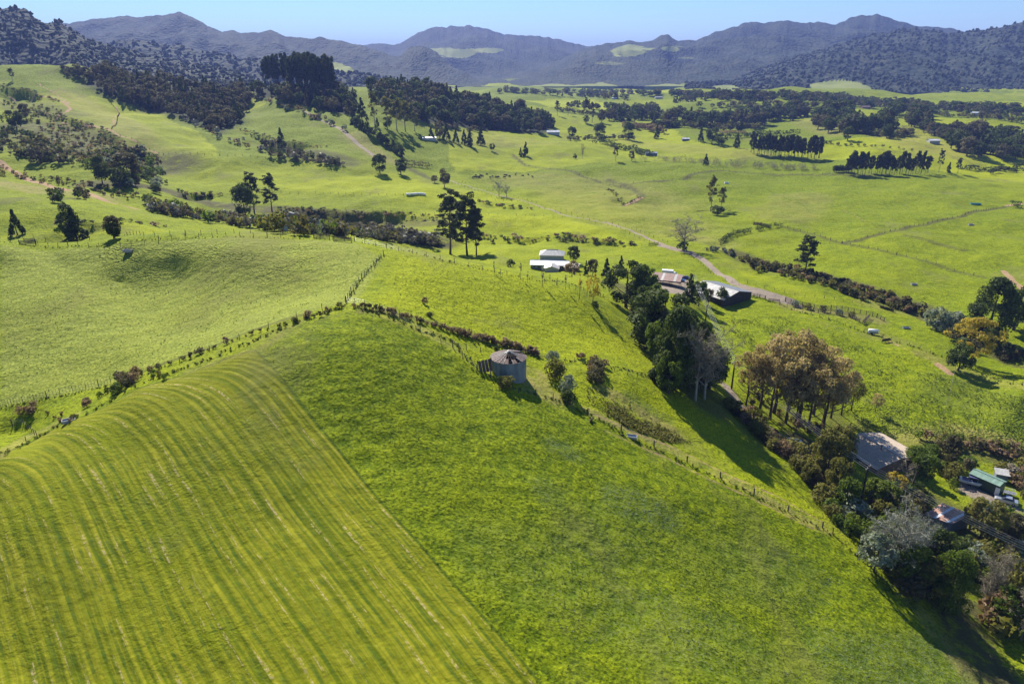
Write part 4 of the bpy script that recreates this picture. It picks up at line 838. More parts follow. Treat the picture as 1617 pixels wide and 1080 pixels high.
# slim young poplars along the fence
for i, (px, by, h) in enumerate([(780, 432, 20), (790, 438, 14), (822, 441, 26), (833, 446, 18), (857, 452, 30), (868, 447, 14), (880, 455, 16), (893, 458, 24), (915, 472, 42), (927, 468, 36)]):
    tree('young_poplar', 'poplar', px, by, by - h, 'slender nearly leafless poplar in the line along the back fence', group='slender poplars along the back fence', mk='twig' if i < 8 else 'yellow', width=.9)
tree('young_poplar', 'willow', 936, 480, 432, 'yellowing poplar at the right end of the slender row', mk='yellow', width=.55); tree('shrub', 'shrub', 940, 487, 476, 'round dark bush under the yellowing poplar', 'shrub', mk='dark', width=1.0)
# ---- scrub belts
def belt(pts, what, kinds, mks, h0, h1, seed, width=1.0, cat='shrub'):
    g = random.Random(seed); nm = 'shrub' if seed >= 31 else 'gorse_bush'; cat = 'shrub' if seed >= 31 else 'bush'
    if seed <= 15 or seed in (37, 39, 35): return mass('scrub', pts, what, kinds, mks, h0, h1, seed, width)
    T0 = ground(1356, 806); pts = [P for P in pts if not (abs(P.x - T0.x) < 3 and -10 < P.y - T0.y < 2)]
    for P in pts: grow(nm, g.choice(kinds), P, g.uniform(h0, h1), 'shrub in the ' + what, cat, 'shrubs of the ' + what, mk=g.choice(mks), width=width * g.uniform(.8, 1.25))
belt(sprinkle_px([(225, 318), (300, 335), (380, 350), (470, 358), (600, 372), (690, 380), (700, 392), (600, 380), (520, 375), (430, 368), (330, 352), (240, 335)], 330, 71), 'brown-green scrub gully behind the left paddocks', ['shrub', 'shrub', 'thicket', 'leafy'], ['bush', 'olive', 'grey', 'twig', 'green', 'bush'], 3, 6.5, 1)
belt(sprinkle_px([(560, 378), (690, 392), (690, 384), (600, 368), (560, 366)], 60, 72), 'bare brown willows behind the back fence', ['thicket', 'leafy'], ['twig', 'twig', 'bush'], 5, 8, 2)
belt(sprinkle_px([(140, 262), (200, 300), (265, 310), (262, 275), (230, 240), (200, 235)], 110, 73), 'bush-filled left gully', ['shrub', 'leafy', 'round'], ['bush', 'silver', 'green', 'dark'], 3.5, 8, 3)
belt(sprinkle_px([(0, 205), (60, 215), (120, 262), (60, 262), (0, 240)], 110, 74), 'scrub on the far left slope', ['shrub', 'leafy'], ['bush', 'dark', 'olive'], 2.5, 6, 4)
belt(sprinkle_px([(60, 195), (110, 200), (210, 240), (250, 250), (240, 270), (130, 262), (70, 225)], 260, 75), 'dark scrub on the eroded left hillside', ['shrub'], ['bush', 'brown', 'olive', 'dark'], 1.5, 3.5, 5)
belt(sprinkle_px([(0, 160), (100, 172), (100, 195), (0, 195)], 110, 76), 'low bushes under the hilltop track', ['shrub'], ['bush', 'dark', 'olive'], 1.2, 3, 6)
belt(sprinkle_px([(0, 262), (140, 290), (240, 312), (220, 320), (120, 300), (0, 280)], 90, 77), 'low bushes beside the dirt track', ['shrub'], ['bush', 'brown', 'olive'], 1, 2.5, 7)
belt(sprinkle_px([(70, 310), (140, 305), (150, 322), (80, 322)], 16, 79), 'dark bushes on the knoll beside the dirt track', ['shrub', 'leafy'], ['bush', 'dark'], 3, 5, 7)
belt(sprinkle_px([(95, 105), (125, 112), (128, 128), (105, 120)], 22, 78), 'bushes at the left end of the hilltop bush', ['shrub'], ['bush'], 2.5, 5, 8)
belt(sprinkle_px([(405, 225), (450, 238), (520, 250), (545, 262), (500, 262), (430, 250)], 110, 80), 'brown scrub patch below the middle hills', ['thicket', 'shrub', 'leafy'], ['twig', 'bush', 'dark'], 3, 7, 9)
belt(sprinkle_px([(265, 180), (345, 206), (420, 240), (400, 240), (330, 215)], 30, 81), 'fringe of the left bush', ['shrub', 'leafy'], ['bush', 'grey', 'brown'], 2.5, 6, 10)
belt(sprinkle_px([(395, 145), (440, 158), (520, 190), (550, 208), (500, 192), (430, 168), (400, 158)], 40, 82), 'bushes along the track below the tall pines', ['shrub', 'leafy'], ['bush', 'silver', 'brown'], 3, 6, 11)
belt(sprinkle_px([(440, 325), (520, 334), (640, 338), (640, 345), (520, 342), (440, 338)], 40, 83), 'bushes on the terrace bank', ['shrub'], ['dark', 'bush', 'brown'], 1, 2.5, 12)
belt(sprinkle_px([(280, 303), (350, 304), (350, 318), (290, 318)], 14, 84), 'bushes on the hollow bank left of the dark conifer', ['shrub'], ['bush', 'dark'], 1.5, 3, 12)
belt(sprinkle_px([(690, 373), (800, 378), (900, 378), (900, 382), (760, 384), (690, 380)], 20, 85), 'bushes on the bank right of the two tall pines', ['shrub'], ['dark', 'bush'], 1.2, 2.6, 12)
belt(sprinkle_px([(1150, 400), (1200, 418), (1290, 433), (1380, 462), (1460, 488), (1455, 500), (1370, 477), (1280, 446), (1190, 428)], 230, 86), 'brown-green scrub along the right stream', ['shrub', 'shrub', 'tuft'], ['olive', 'olive', 'bush', 'bush', 'brown'], 1.6, 3.6, 13)
belt(sprinkle_px([(1115, 392), (1165, 400), (1160, 406), (1115, 398)], 14, 87), 'pale plumed grasses by the farm lane', ['tuft'], ['grey', 'silver'], 1.5, 2.5, 14)
belt(sprinkle_px([(1480, 500), (1540, 530), (1617, 560), (1617, 580), (1560, 570), (1500, 540)], 40, 88), 'dark scrub under the huge right tree', ['shrub'], ['dark', 'bush'], 1.6, 4, 15)
belt(along([(560, 486), (620, 497), (665, 510), (712, 525)], .7, .35, 16), 'brown scrub hedge on the ridge left of the tank', ['tuft', 'shrub'], ['brown', 'brown', 'bush'], .5, 1.35, 16)
belt(along([(715, 525), (760, 537), (810, 550), (850, 561)], .5, .35, 17), 'reddish brown scrub row behind the round tank', ['tuft', 'tuft', 'shrub'], ['brown'], .7, 1.6, 17, 1.3)
belt(along([(548, 484), (500, 500), (430, 520), (360, 542), (290, 568), (222, 596)], 1.25, .6, 18), 'low bushes along the crest fence', ['tuft', 'shrub'], ['brown', 'bush', 'olive'], .3, 1.3, 18)
belt(sprinkle_px([(185, 598), (215, 590), (220, 605), (195, 614)], 9, 89, .6), 'brown gorse clump at the bend of the crest fence', ['shrub'], ['brown', 'bush'], 1.2, 1.9, 19)
belt(sprinkle_px([(155, 622), (190, 608), (195, 618), (160, 638)], 9, 90, .6), 'dark green gorse clump below the bend of the fence', ['shrub'], ['green', 'dark'], .9, 1.5, 20)
belt(sprinkle_px([(128, 640), (142, 632), (140, 655), (125, 655)], 4, 91, .5), 'small bushes in the gully by the crest', ['shrub', 'tuft'], ['bush', 'brown'], .8, 1.3, 21)
belt(sprinkle_px([(30, 645), (60, 643), (60, 652), (32, 655)], 5, 92, .8), 'brown bushes under the near left fence', ['shrub', 'tuft'], ['brown'], .9, 1.4, 22)
belt(sprinkle_px([(238, 592), (262, 590), (262, 606), (240, 608)], 5, 93, .5), 'small green bushes inside the crest fence', ['shrub'], ['green', 'olive'], .6, 1.1, 23)
belt(sprinkle_px([(75, 655), (118, 655), (115, 668), (78, 668)], 6, 94, .5), 'straggly plants by the water trough on the crest', ['tuft'], ['brown', 'olive'], .5, .9, 24)
T = [('shrub', 872, 574, 555, 'silvery bush right of the round tank, farthest of three', 'silver', 1.0), ('shrub', 876, 598, 569, 'grey-green bush right of the round tank, the widest of three', 'olive', .9), ('shrub', 895, 621, 594, 'silver-topped bush nearest the corner post', 'silver', .8), ('shrub', 897, 636, 618, 'dark bush in front of the silver-topped one', 'dark', 1.1),
     ('shrub', 800, 613, 594, 'dark bush against the front of the round tank', 'olive', 1.1), ('shrub', 791, 608, 594, 'narrow dark bush at the left front of the round tank', 'dark', .9), ('tuft', 671, 480, 468, 'lone dark thistle clump on the open field', 'brown', .9), ('shrub', 786, 556, 545, 'small dark bush behind the round tank', 'dark', .9),
     ('shrub', 680, 500, 493, 'flat dark bush on the slope by the ridge hedge', 'dark', 1.6)]
for kind, px, base, top, lab, mk, wd in T: tree('shrub', kind, px, base, top, lab, 'shrub', mk=mk, width=wd, lod='mid')
belt(sprinkle_px([(922, 575), (955, 575), (958, 600), (945, 612), (928, 598)], 12, 95, .9), 'brown bushes at the corner of the tank enclosure', ['shrub'], ['bush', 'brown'], 1.4, 2.4, 25)
belt(sprinkle_px([(910, 560), (940, 568), (940, 574), (912, 568)], 6, 96, .5), 'brown scrub on the ridge right of the tank', ['tuft'], ['brown'], .9, 1.4, 26)
# dense garden and roadside belt on the right
KB = ['shrub', 'leafy', 'shrub', 'round', 'shrub']
belt(sprinkle_px([(1150, 635), (1185, 655), (1250, 712), (1320, 770), (1300, 782), (1215, 705), (1150, 650)], 70, 101, 1.1), 'olive roadside hedge right of the paddock', ['shrub'], ['olive', 'olive', 'bush', 'brown'], 1.6, 3.2, 31)
belt(sprinkle_px([(1255, 735), (1290, 735), (1340, 765), (1385, 820), (1360, 860), (1318, 838), (1285, 780)], 44, 102, 1.3), 'mixed hedge below the brown-roofed house', KB, ['olive', 'green', 'bright', 'olive', 'green'], 2.2, 4.5, 32)
belt(sprinkle_px([(1390, 790), (1450, 790), (1440, 860), (1470, 930), (1500, 960), (1440, 945), (1395, 900), (1360, 850)], 60, 103, 1.4), 'tangled thicket along the corner of the paddock', KB, ['green', 'olive', 'dark', 'green', 'bush', 'bright'], 2.5, 5, 33)
belt(sprinkle_px([(1470, 850), (1540, 870), (1617, 880), (1617, 960), (1560, 930), (1500, 900)], 44, 104, 1.6), 'overgrown garden in the lower right corner', KB, ['olive', 'bright', 'olive', 'dark', 'silver', 'green'], 2, 4.2, 34)
belt(sprinkle_px([(1560, 960), (1617, 960), (1617, 1020), (1580, 1010), (1550, 990)], 14, 105, 1.3), 'bushes at the bottom right edge', KB, ['olive', 'dark', 'brown'], 2, 4.5, 35)
belt(sprinkle_px([(1450, 710), (1500, 700), (1530, 740), (1500, 780), (1470, 780)], 22, 106, 1.4), 'garden shrubs right of the brown-roofed house', KB, ['olive', 'bright', 'green', 'bush'], 2, 4.2, 36)
belt(sprinkle_px([(1440, 690), (1520, 695), (1617, 712), (1617, 745), (1600, 725), (1520, 708)], 40, 107, 1.2), 'rough bushes behind the green shed', ['shrub'], ['bush', 'olive', 'brown', 'green'], 1.2, 2.8, 37)
belt(sprinkle_px([(1545, 815), (1570, 808), (1617, 830), (1617, 870), (1570, 850), (1540, 830)], 22, 108, 1.5), 'shrubs between the rusty shed and the car', KB, ['dark', 'green', 'olive', 'olive'], 1.6, 3.0, 38)
belt(sprinkle_px([(1165, 600), (1190, 615), (1250, 650), (1330, 690), (1360, 695), (1300, 700), (1200, 665)], 30, 109, 1.3), 'undergrowth of the autumn grove', ['shrub', 'tuft'], ['brown', 'bush', 'olive'], .8, 2, 39)
belt(sprinkle_px([(1575, 740), (1617, 750), (1617, 790), (1600, 770)], 12, 110, 1.2), 'grey-brown bushes right of the green shed', ['shrub'], ['olive', 'twig', 'brown'], 1.8, 3.2, 40)
N_ = [
 ('leafy', 1303, 762, 680, 'light olive tree in front of the autumn grove', .62, 'olive'), ('leafy', 1320, 745, 672, 'olive tree just left of the brown-roofed house', .6, 'olive'), ('leafy', 1332, 735, 682, 'dark grey-green tree touching the left eave of the brown roof', .6, 'silver'),
 ('leafy', 1318, 790, 722, 'bushy tree under the power lines left of the pole', .6, 'olive'), ('leafy', 1332, 812, 755, 'dark-based tree left of the foot of the power pole', .6, 'green'), ('shrub', 1340, 822, 787, 'round silver-grey bush at the paddock edge', 1.0, 'silver'),
 ('leafy', 1376, 800, 757, 'yellow-green bush right of the power pole', .8, 'bright'), ('leafy', 1408, 785, 746, 'golden shrub under the eave of the brown roof', .8, 'yellow'), ('bare', 1425, 770, 725, 'bare ochre shrub below the brown roof', .8, 'twig'), ('fernpalm', 1432, 790, 716, 'leaning tree with a bare stem and mop crown beside the brown roof', 1.0, None),
 ('leafy', 1400, 800, 760, 'bright bush among the garden trees', .8, 'bright'), ('leafy', 1452, 752, 714, 'bright leafy tree right of the mop-crowned one', .8, 'bright'),
 ('bare', 1408, 905, 800, 'large tangled grey bare tree at the paddock edge', .7, 'grey'), ('bare', 1440, 890, 812, 'second grey bare tree left of the rusty shed', .5, 'grey'), ('bare', 1380, 880, 820, 'leftmost grey bare tree above the paddock', .6, 'grey'), ('leafy', 1380, 902, 845, 'silvery leafed tree at the edge of the paddock', .8, 'silver'),
 ('round', 1478, 880, 832, 'dark tree in front of the rusty shed', .8, 'dark'), ('leafy', 1430, 925, 860, 'leafy tree hanging over the paddock corner', .8, 'green'), ('macro', 1492, 965, 868, 'tall dark tree at the paddock corner casting the long shadow', .62, 'green'), ('leafy', 1465, 948, 885, 'olive tree left of the tall dark corner tree', .75, 'olive'),
 ('bare', 1555, 960, 880, 'bare pale tree right of the tall corner tree', .5, 'twig'), ('bare', 1580, 940, 870, 'second bare pale tree in the lower right garden', .55, 'twig'), ('leafy', 1610, 985, 890, 'olive tree cut by the right edge of the picture', .6, 'olive'), ('leafy', 1590, 990, 930, 'dark tree at the lower right edge', .8, 'green'), ('bare', 1612, 1010, 930, 'bare tree at the lower right edge', .6, 'twig'),
 ('round', 1548, 850, 790, 'round olive tree right of the rusty shed', .8, 'olive'), ('round', 1595, 860, 815, 'brown-green round tree near the car', .9, 'bush'), ('leafy', 1550, 812, 786, 'silvery shrub before the driveway', 1.0, 'silver'), ('shrub', 1255, 720, 695, 'dense shrub beside the parked white car', 1.1, 'olive'),
]
for kind, px, base, top, lab, wd, mk in N_:
    tree({'bare': 'bare_tree', 'shrub': 'shrub', 'fernpalm': 'palm_like_tree'}.get(kind, 'garden_tree'), kind, px, base, top, lab, 'shrub' if kind == 'shrub' else 'tree', None, mk=mk, width=wd * 1.25)
for bi, (pl, wd) in enumerate(BANKS):
    mass('bank_scrub', [P + Vector((0, -wd * .4, 0)) for P in along(pl, 2.6, wd * .35, 500 + bi)], 'low dark growth on an eroded bank', ['shrub'], ['bush', 'dark', 'brown'], .7, 2.2, bi, 1.5)
# hedges
hedge([(1136, 386), (1155, 374), (1185, 367)], 3.0, 2.6, 'clipped dark hedge left half, beside the lane fork', seed=1); hedge([(1192, 366), (1212, 362), (1233, 358)], 3.2, 3.0, 'clipped dark hedge right half, above the stream', seed=2)
for P in along([(556, 198), (575, 208), (600, 222), (622, 238), (636, 250)], 6, 1.2, 33): grow('belt_tree', rnd.choice(['cone', 'round', 'cone']), P, rnd.uniform(8, 12), 'dark conifer in the shelter belt running down the middle hill', group='conifers of the shelter belt on the middle hill', mk='dark', lod='lo', width=1.1)
for ci, (pl, h0, h1) in enumerate([([(1040, 200), (1120, 206), (1200, 203)], 8, 12), ([(900, 222), (960, 223), (1010, 222)], 5, 9), ([(1290, 225), (1350, 232), (1440, 240)], 2, 4), ([(1420, 172), (1500, 186), (1617, 196)], 5, 9), ([(1040, 178), (1100, 186), (1180, 182)], 5, 9), ([(1330, 205), (1400, 218), (1440, 214)], 6, 10), ([(880, 175), (960, 186), (1050, 190)], 5, 9), ([(1560, 275), (1617, 262)], 3, 6), ([(1010, 312), (985, 325), (960, 300)], .8, 1.8)]):
    mass('hedgerow', along(pl, 7 if h1 > 3 else 3, 2.5, 300 + ci), 'line of hedgerow trees across the valley', ['leafy', 'round', 'shrub'], ['bush', 'dark', 'olive'], h0, h1, ci, 1.2)
hedge([(940, 226), (965, 230), (1000, 238), (1027, 247)], 7, 6, 'dark trimmed hedge leading to the dark shed', seed=4, leaf=.9); hedge([(1145, 218), (1180, 217), (1215, 214), (1260, 212)], 8, 6, 'long dark hedge behind the first pine row', seed=5, leaf=1)
hedge([(1135, 211), (1180, 212)], 8, 3, 'thin brown hedge above the long dark hedge', 'brown', seed=6, leaf=1); hedge([(1520, 268), (1570, 270), (1617, 272)], 7, 4, 'dark hedge right of the last pines', seed=7, leaf=.9)
hedge([(1597, 327), (1617, 329)], 5, 4, 'short dark hedge at the right edge', seed=8, leaf=.6); hedge([(640, 262), (680, 266)], 5, 5, 'scrubby hedge right of the two round dark trees', 'bush', seed=9, leaf=.6)
hedge([(1190, 355), (1215, 360)], 2, 1.6, 'low broken hedge above the clipped hedge', 'bush', seed=10); hedge([(1390, 486), (1410, 492)], 1, 1, 'low hedge in the stockyard', 'bush', seed=11)
for li, (pl, st, jt, h0, h1, what) in enumerate([([(0, 722), (60, 690), (125, 658), (215, 608), (300, 578), (400, 540), (480, 503), (548, 484)], .42, .8, .2, .6, 'long rank grass along the crest fence'), ([(570, 490), (640, 512), (715, 540), (757, 590)], .4, .6, .2, .6, 'long grass beside the old fence left of the tank'),
      ([(780, 600), (845, 624), (905, 642), (990, 690), (1100, 740), (1200, 787), (1310, 842), (1440, 958)], .45, .7, .15, .55, 'long grass along the fence of the farm track'), ([(715, 530), (850, 564), (905, 572), (1040, 602)], .5, .8, .2, .6, 'long grass along the fence behind the tank'), ([(0, 645), (60, 634), (185, 604)], .5, .5, .15, .45, 'long grass under the near left fence'),
      ([(1180, 466), (1250, 489), (1340, 516), (1480, 562), (1617, 610)], 1.3, .8, .3, .8, 'long grass along the right fence'), ([(606, 404), (570, 442), (546, 478)], .8, .4, .2, .5, 'long grass under the dividing fence'), ([(560, 382), (700, 412), (850, 444), (955, 470)], 1.1, .5, .2, .6, 'long grass under the ridge fence'), ([(0, 384), (145, 390), (300, 376), (545, 381)], 1.4, .5, .2, .5, 'long grass under the back fence')]):
    mass('long_grass', along(pl, st, jt, 700 + li), what, ['tuft', 'tuft', 'shrub'], ['olive', 'bright', 'green'], h0 * .8, h1 * .7, 70 + li, 1.3)
# pasture weeds and tussocks: real tufts over the near fields
def tufts(name, poly, n, s0, s1, mk, seed, label):
    g = np.random.default_rng(seed); P = W(poly); xs = np.array([p[0] for p in P]); ys = np.array([p[1] for p in P])
    x = g.uniform(xs.min(), xs.max(), n * 4); y = g.uniform(ys.min(), ys.max(), n * 4)
    k = inside(x, y, P) & (fbm(x / 7, y / 7, seed, 3) + .5 * g.normal(size=n * 4) > .15); x, y = x[k][:n], y[k][:n]
    z = interp2(GZ, gu, gv, x / y, np.log(y)); m = len(x)
    Q = []; s = s0 + (s1 - s0) * g.random(m) ** 3
    for j in range(3):
        a = g.uniform(0, 6.283, m); r = s * g.uniform(.5, 1, m); up = s * g.uniform(.25, 1.0, m); ca, sa = np.cos(a), np.sin(a); wd = r * .35
        B = np.stack([x, y, z - .02], 1); T_ = B + np.stack([ca * r, sa * r, up], 1); Mi = (B + T_) / 2 + np.stack([ca * 0, sa * 0, up * .3], 1); sd_ = np.stack([-sa * wd, ca * wd, 0 * wd], 1)
        Q.append(np.stack([B, Mi - sd_, T_, Mi + sd_], 1))
    V_ = np.concatenate(Q).reshape(-1, 3); F_ = np.arange(len(V_)).reshape(-1, 4)
    tag(link(name, np_mesh(name, V_, F_, False, dict(leaf=np.repeat(g.random(len(F_)), 4)), [L[mk]])), label, kind='stuff')
NEAR_R = [(410, 552), (480, 510), (570, 495), (700, 560), (800, 625), (920, 655), (1100, 745), (1300, 845), (1440, 950), (1560, 1080), (852, 1085)]
tufts('pasture_weeds', NEAR_R, 7000, .05, .24, 'green', 61, 'dark green weeds and tussocks in the unmown grass')
tufts('pale_weeds', [(820, 880), (960, 790), (1060, 780), (1300, 900), (1450, 980), (1500, 1080), (900, 1080)], 4000, .06, .2, 'silver', 62, 'pale dock and thistle leaves in the unmown grass')
tufts('paddock_weeds', [(0, 395), (560, 390), (590, 420), (545, 475), (215, 590), (0, 640)], 4000, .08, .32, 'green', 63, 'weeds in the pale left paddock')
tufts('slope_weeds', [(640, 400), (900, 460), (980, 500), (1020, 560), (900, 565), (720, 520), (600, 485)], 3000, .08, .3, 'green', 64, 'weeds on the bright slope behind the tank')
tufts('slope_rushes', [(1130, 500), (1250, 500), (1480, 585), (1617, 630), (1617, 715), (1500, 690), (1390, 685), (1200, 570)], 8000, .15, .6, 'green', 65, 'rushes on the rough right slope')
tufts('bramble_leaves', [(925, 610), (960, 620), (1040, 660), (1090, 700), (1060, 700), (990, 675), (930, 640)], 2600, .2, .55, 'olive', 66, 'bramble and dock leaves along the farm track')
# ------------------------------------------------------------------ built things
class MB:
    def __init__(s): s.v = []; s.f = []
    def box(s, c, d, rz=0.0, top=1.0):
        x, y, z = c; a, b_, h = d[0] / 2, d[1] / 2, d[2] / 2; o = len(s.v); cs, sn = math.cos(rz), math.sin(rz)
        for zz, k in ((-h, 1), (h, top)):
            for u, w_ in ((-a, -b_), (a, -b_), (a, b_), (-a, b_)): u *= k; w_ *= k; s.v.append((x + u * cs - w_ * sn, y + u * sn + w_ * cs, z + zz))
        s.f += [tuple(o + i for i in q) for q in ((3, 2, 1, 0), (4, 5, 6, 7), (0, 1, 5, 4), (1, 2, 6, 5), (2, 3, 7, 6), (3, 0, 4, 7))]; return s
    def bar(s, p, q, r, k=6, r2=None):
        v, f = tube([p, q], [r, r if r2 is None else r2], k); o = len(s.v); s.v += v; s.f += [tuple(i + o for i in t) for t in f]
        s.f += [tuple(o + i for i in range(k))[::-1], tuple(o + k + i for i in range(k))]; return s
    def slab(s, quad, t):
        """a thin sheet of thickness t under four corner points"""
        q = [Vector(p) for p in quad]; n_ = (q[1] - q[0]).cross(q[2] - q[0]).normalized(); n_ = n_ if n_.z > 0 else -n_; o = len(s.v)
        s.v += [tuple(p) for p in q] + [tuple(p - n_ * t) for p in q]; s.f += [tuple(o + i for i in f) for f in ((0, 1, 2, 3), (7, 6, 5, 4), (0, 4, 5, 1), (1, 5, 6, 2), (2, 6, 7, 3), (3, 7, 4, 0))]; return s
    def face(s, pts): o = len(s.v); s.v += [tuple(p) for p in pts]; s.f.append(tuple(range(o, o + len(pts)))); return s
    def loft(s, rings, cap=True):
        k = len(rings[0]); o = len(s.v)
        for r in rings: s.v += [tuple(p) for p in r]
        for i in range(len(rings) - 1):
            for j in range(k): s.f.append((o + i * k + j, o + i * k + (j + 1) % k, o + (i + 1) * k + (j + 1) % k, o + (i + 1) * k + j))
        if cap: s.f += [tuple(o + j for j in range(k))[::-1], tuple(o + (len(rings) - 1) * k + j for j in range(k))]
        return s
    def mesh(s, name, mat, smooth=False, bevel=0.0):
        me = bpy.data.meshes.new(name); me.from_pydata(s.v, [], s.f); me.materials.append(mat)
        import bmesh
        bm_ = bmesh.new(); bm_.from_mesh(me); bmesh.ops.recalc_face_normals(bm_, faces=bm_.faces)
        if bevel: bmesh.ops.bevel(bm_, geom=bm_.edges[:], offset=bevel, segments=1, affect='EDGES')
        bm_.to_mesh(me); bm_.free()
        if smooth: me.polygons.foreach_set('use_smooth', [True] * len(me.polygons))
        return me
    def build(s, name, mat, parent=None, smooth=False, bevel=0.0): return link(name, s.mesh(name, mat, smooth, bevel), parent)
def empty(name, loc, rz=0.0): return link(name, None, None, loc, rz)
def corrug(name, c0, c1, rust=.0, pitch=.12, rough=.5, metal=.3, axis=0):
    b = NB(name); tc = b.n('ShaderNodeTexCoord').outputs['Object']; sp = b.n('ShaderNodeSeparateXYZ'); b.L(tc, sp.inputs[0])
    n_ = b.noise(b.scale(tc, (1, 1, .3)), 1.1, 5, .7); c = b.mix(b.ss(.3, .7, n_), c0, c1)
    if rust: c = b.mix(b.ss(1 - rust, 1 - rust + .12, b.noise(tc, .8, 5, .7)), c, (.22, .075, .03))
    oi = b.n('ShaderNodeObjectInfo').outputs['Random']; c = b.mix(b.math('MULTIPLY', oi, .35), c, tuple(v * .45 for v in c0))
    wv_ = b.math('SINE', b.math('MULTIPLY', sp.outputs[axis], 2 * math.pi / pitch))
    return b.done(b.pbr(c, rough, b.bump(wv_, .012, .8), .4, metal).outputs[0])
M = dict(
 wood=plain('fence_timber', (.11, .09, .07), .95, .1, 0, .4, 6), wood_dark=plain('dark_timber', (.06, .048, .038), .95, .1, 0, .4, 5), wire=plain('galvanised_wire', (.35, .35, .35), .5, .4, .6, .1),
 tankwall=corrug('weathered_tank_iron', (.15, .18, .20), (.30, .34, .37), .18, .25, .55, .2), tankroof=corrug('rusted_tank_roof', (.10, .065, .055), (.22, .15, .13), .25, .25, .8, .1),
 whiteroof=corrug('white_roof_iron', (.70, .70, .70), (.82, .82, .82), 0, .3, .4, .1), greyroof=corrug('grey_roof_iron', (.16, .17, .19), (.27, .28, .30), 0, .3, .5, .2), paleroof=corrug('pale_roof_iron', (.36, .35, .33), (.52, .50, .47), .15, .3, .5, .2),
 rustroof=corrug('red_rusted_iron', (.22, .13, .105), (.36, .25, .22), .25, .3, .75, .1), orangeroof=corrug('orange_rusted_iron', (.45, .22, .13), (.62, .44, .36), .25, .3, .75, .1), blueroof=corrug('blue_grey_iron', (.18, .25, .36), (.30, .36, .45), .1, .3, .5, .2), greenwall=corrug('green_shed_wall', (.02, .06, .045), (.03, .085, .06), 0, .25, .5, .1), greenroof=corrug('green_shed_roof', (.16, .27, .21), (.24, .36, .29), 0, .25, .5, .2),
 wall_pale=plain('pale_weatherboard', (.42, .42, .40), .8, .2, 0, .12, 2), wall_grey=plain('grey_blue_cladding', (.16, .19, .22), .8, .2, 0, .15, 2), wall_brick=plain('brown_brick', (.22, .14, .10), .9, .2, 0, .2, 5), glass=plain('window_glass', (.04, .05, .07), .15, .6, 0, .1),
 white=plain('white_paint', (.74, .74, .74), .5, .4, 0, .06), silver=plain('silver_paint', (.42, .45, .50), .3, .6, .6, .05), blue=plain('blue_paint', (.03, .10, .28), .35, .5, .2, .08), black=plain('tyre_rubber', (.02, .02, .02), .9, .1, 0, .1), navy=plain('navy_canvas', (.06, .07, .16), .8, .2, 0, .1),
 hide=plain('black_cow_hide', (.018, .016, .016), .8, .2, 0, .3), brownhide=plain('brown_cow_hide', (.10, .05, .03), .8, .2, 0, .3), bale=plain('wrapped_bale_film', (.62, .66, .72), .35, .5, 0, .12), teal=plain('teal_trough_plastic', (.06, .35, .36), .5, .4, 0, .1), water=plain('trough_water', (.03, .05, .10), .08, .6, 0, .1),
 concrete=plain('concrete', (.33, .32, .30), .9, .2, 0, .15, 3), dirt=plain('dark_earth', (.05, .035, .025), 1, .05, 0, .4, 3), steel=plain('grey_steel', (.25, .26, .28), .5, .4, .5, .15), rust=plain('rust', (.25, .09, .04), .9, .1, 0, .3))
# roof tiles of the brown house
b = NB('brown_tile_roof'); tc = b.n('ShaderNodeTexCoord').outputs['Object']; n_ = b.noise(tc, 2.0, 4, .7); MT = b.mix(b.ss(.35, .65, n_), (.40, .32, .24), (.55, .45, .35))
oi = b.n('ShaderNodeObjectInfo').outputs['Random']; M['tile'] = b.done(b.pbr(b.mix(b.math('MULTIPLY', oi, .45), MT, (.34, .27, .2)), .8, None, .3).outputs[0])
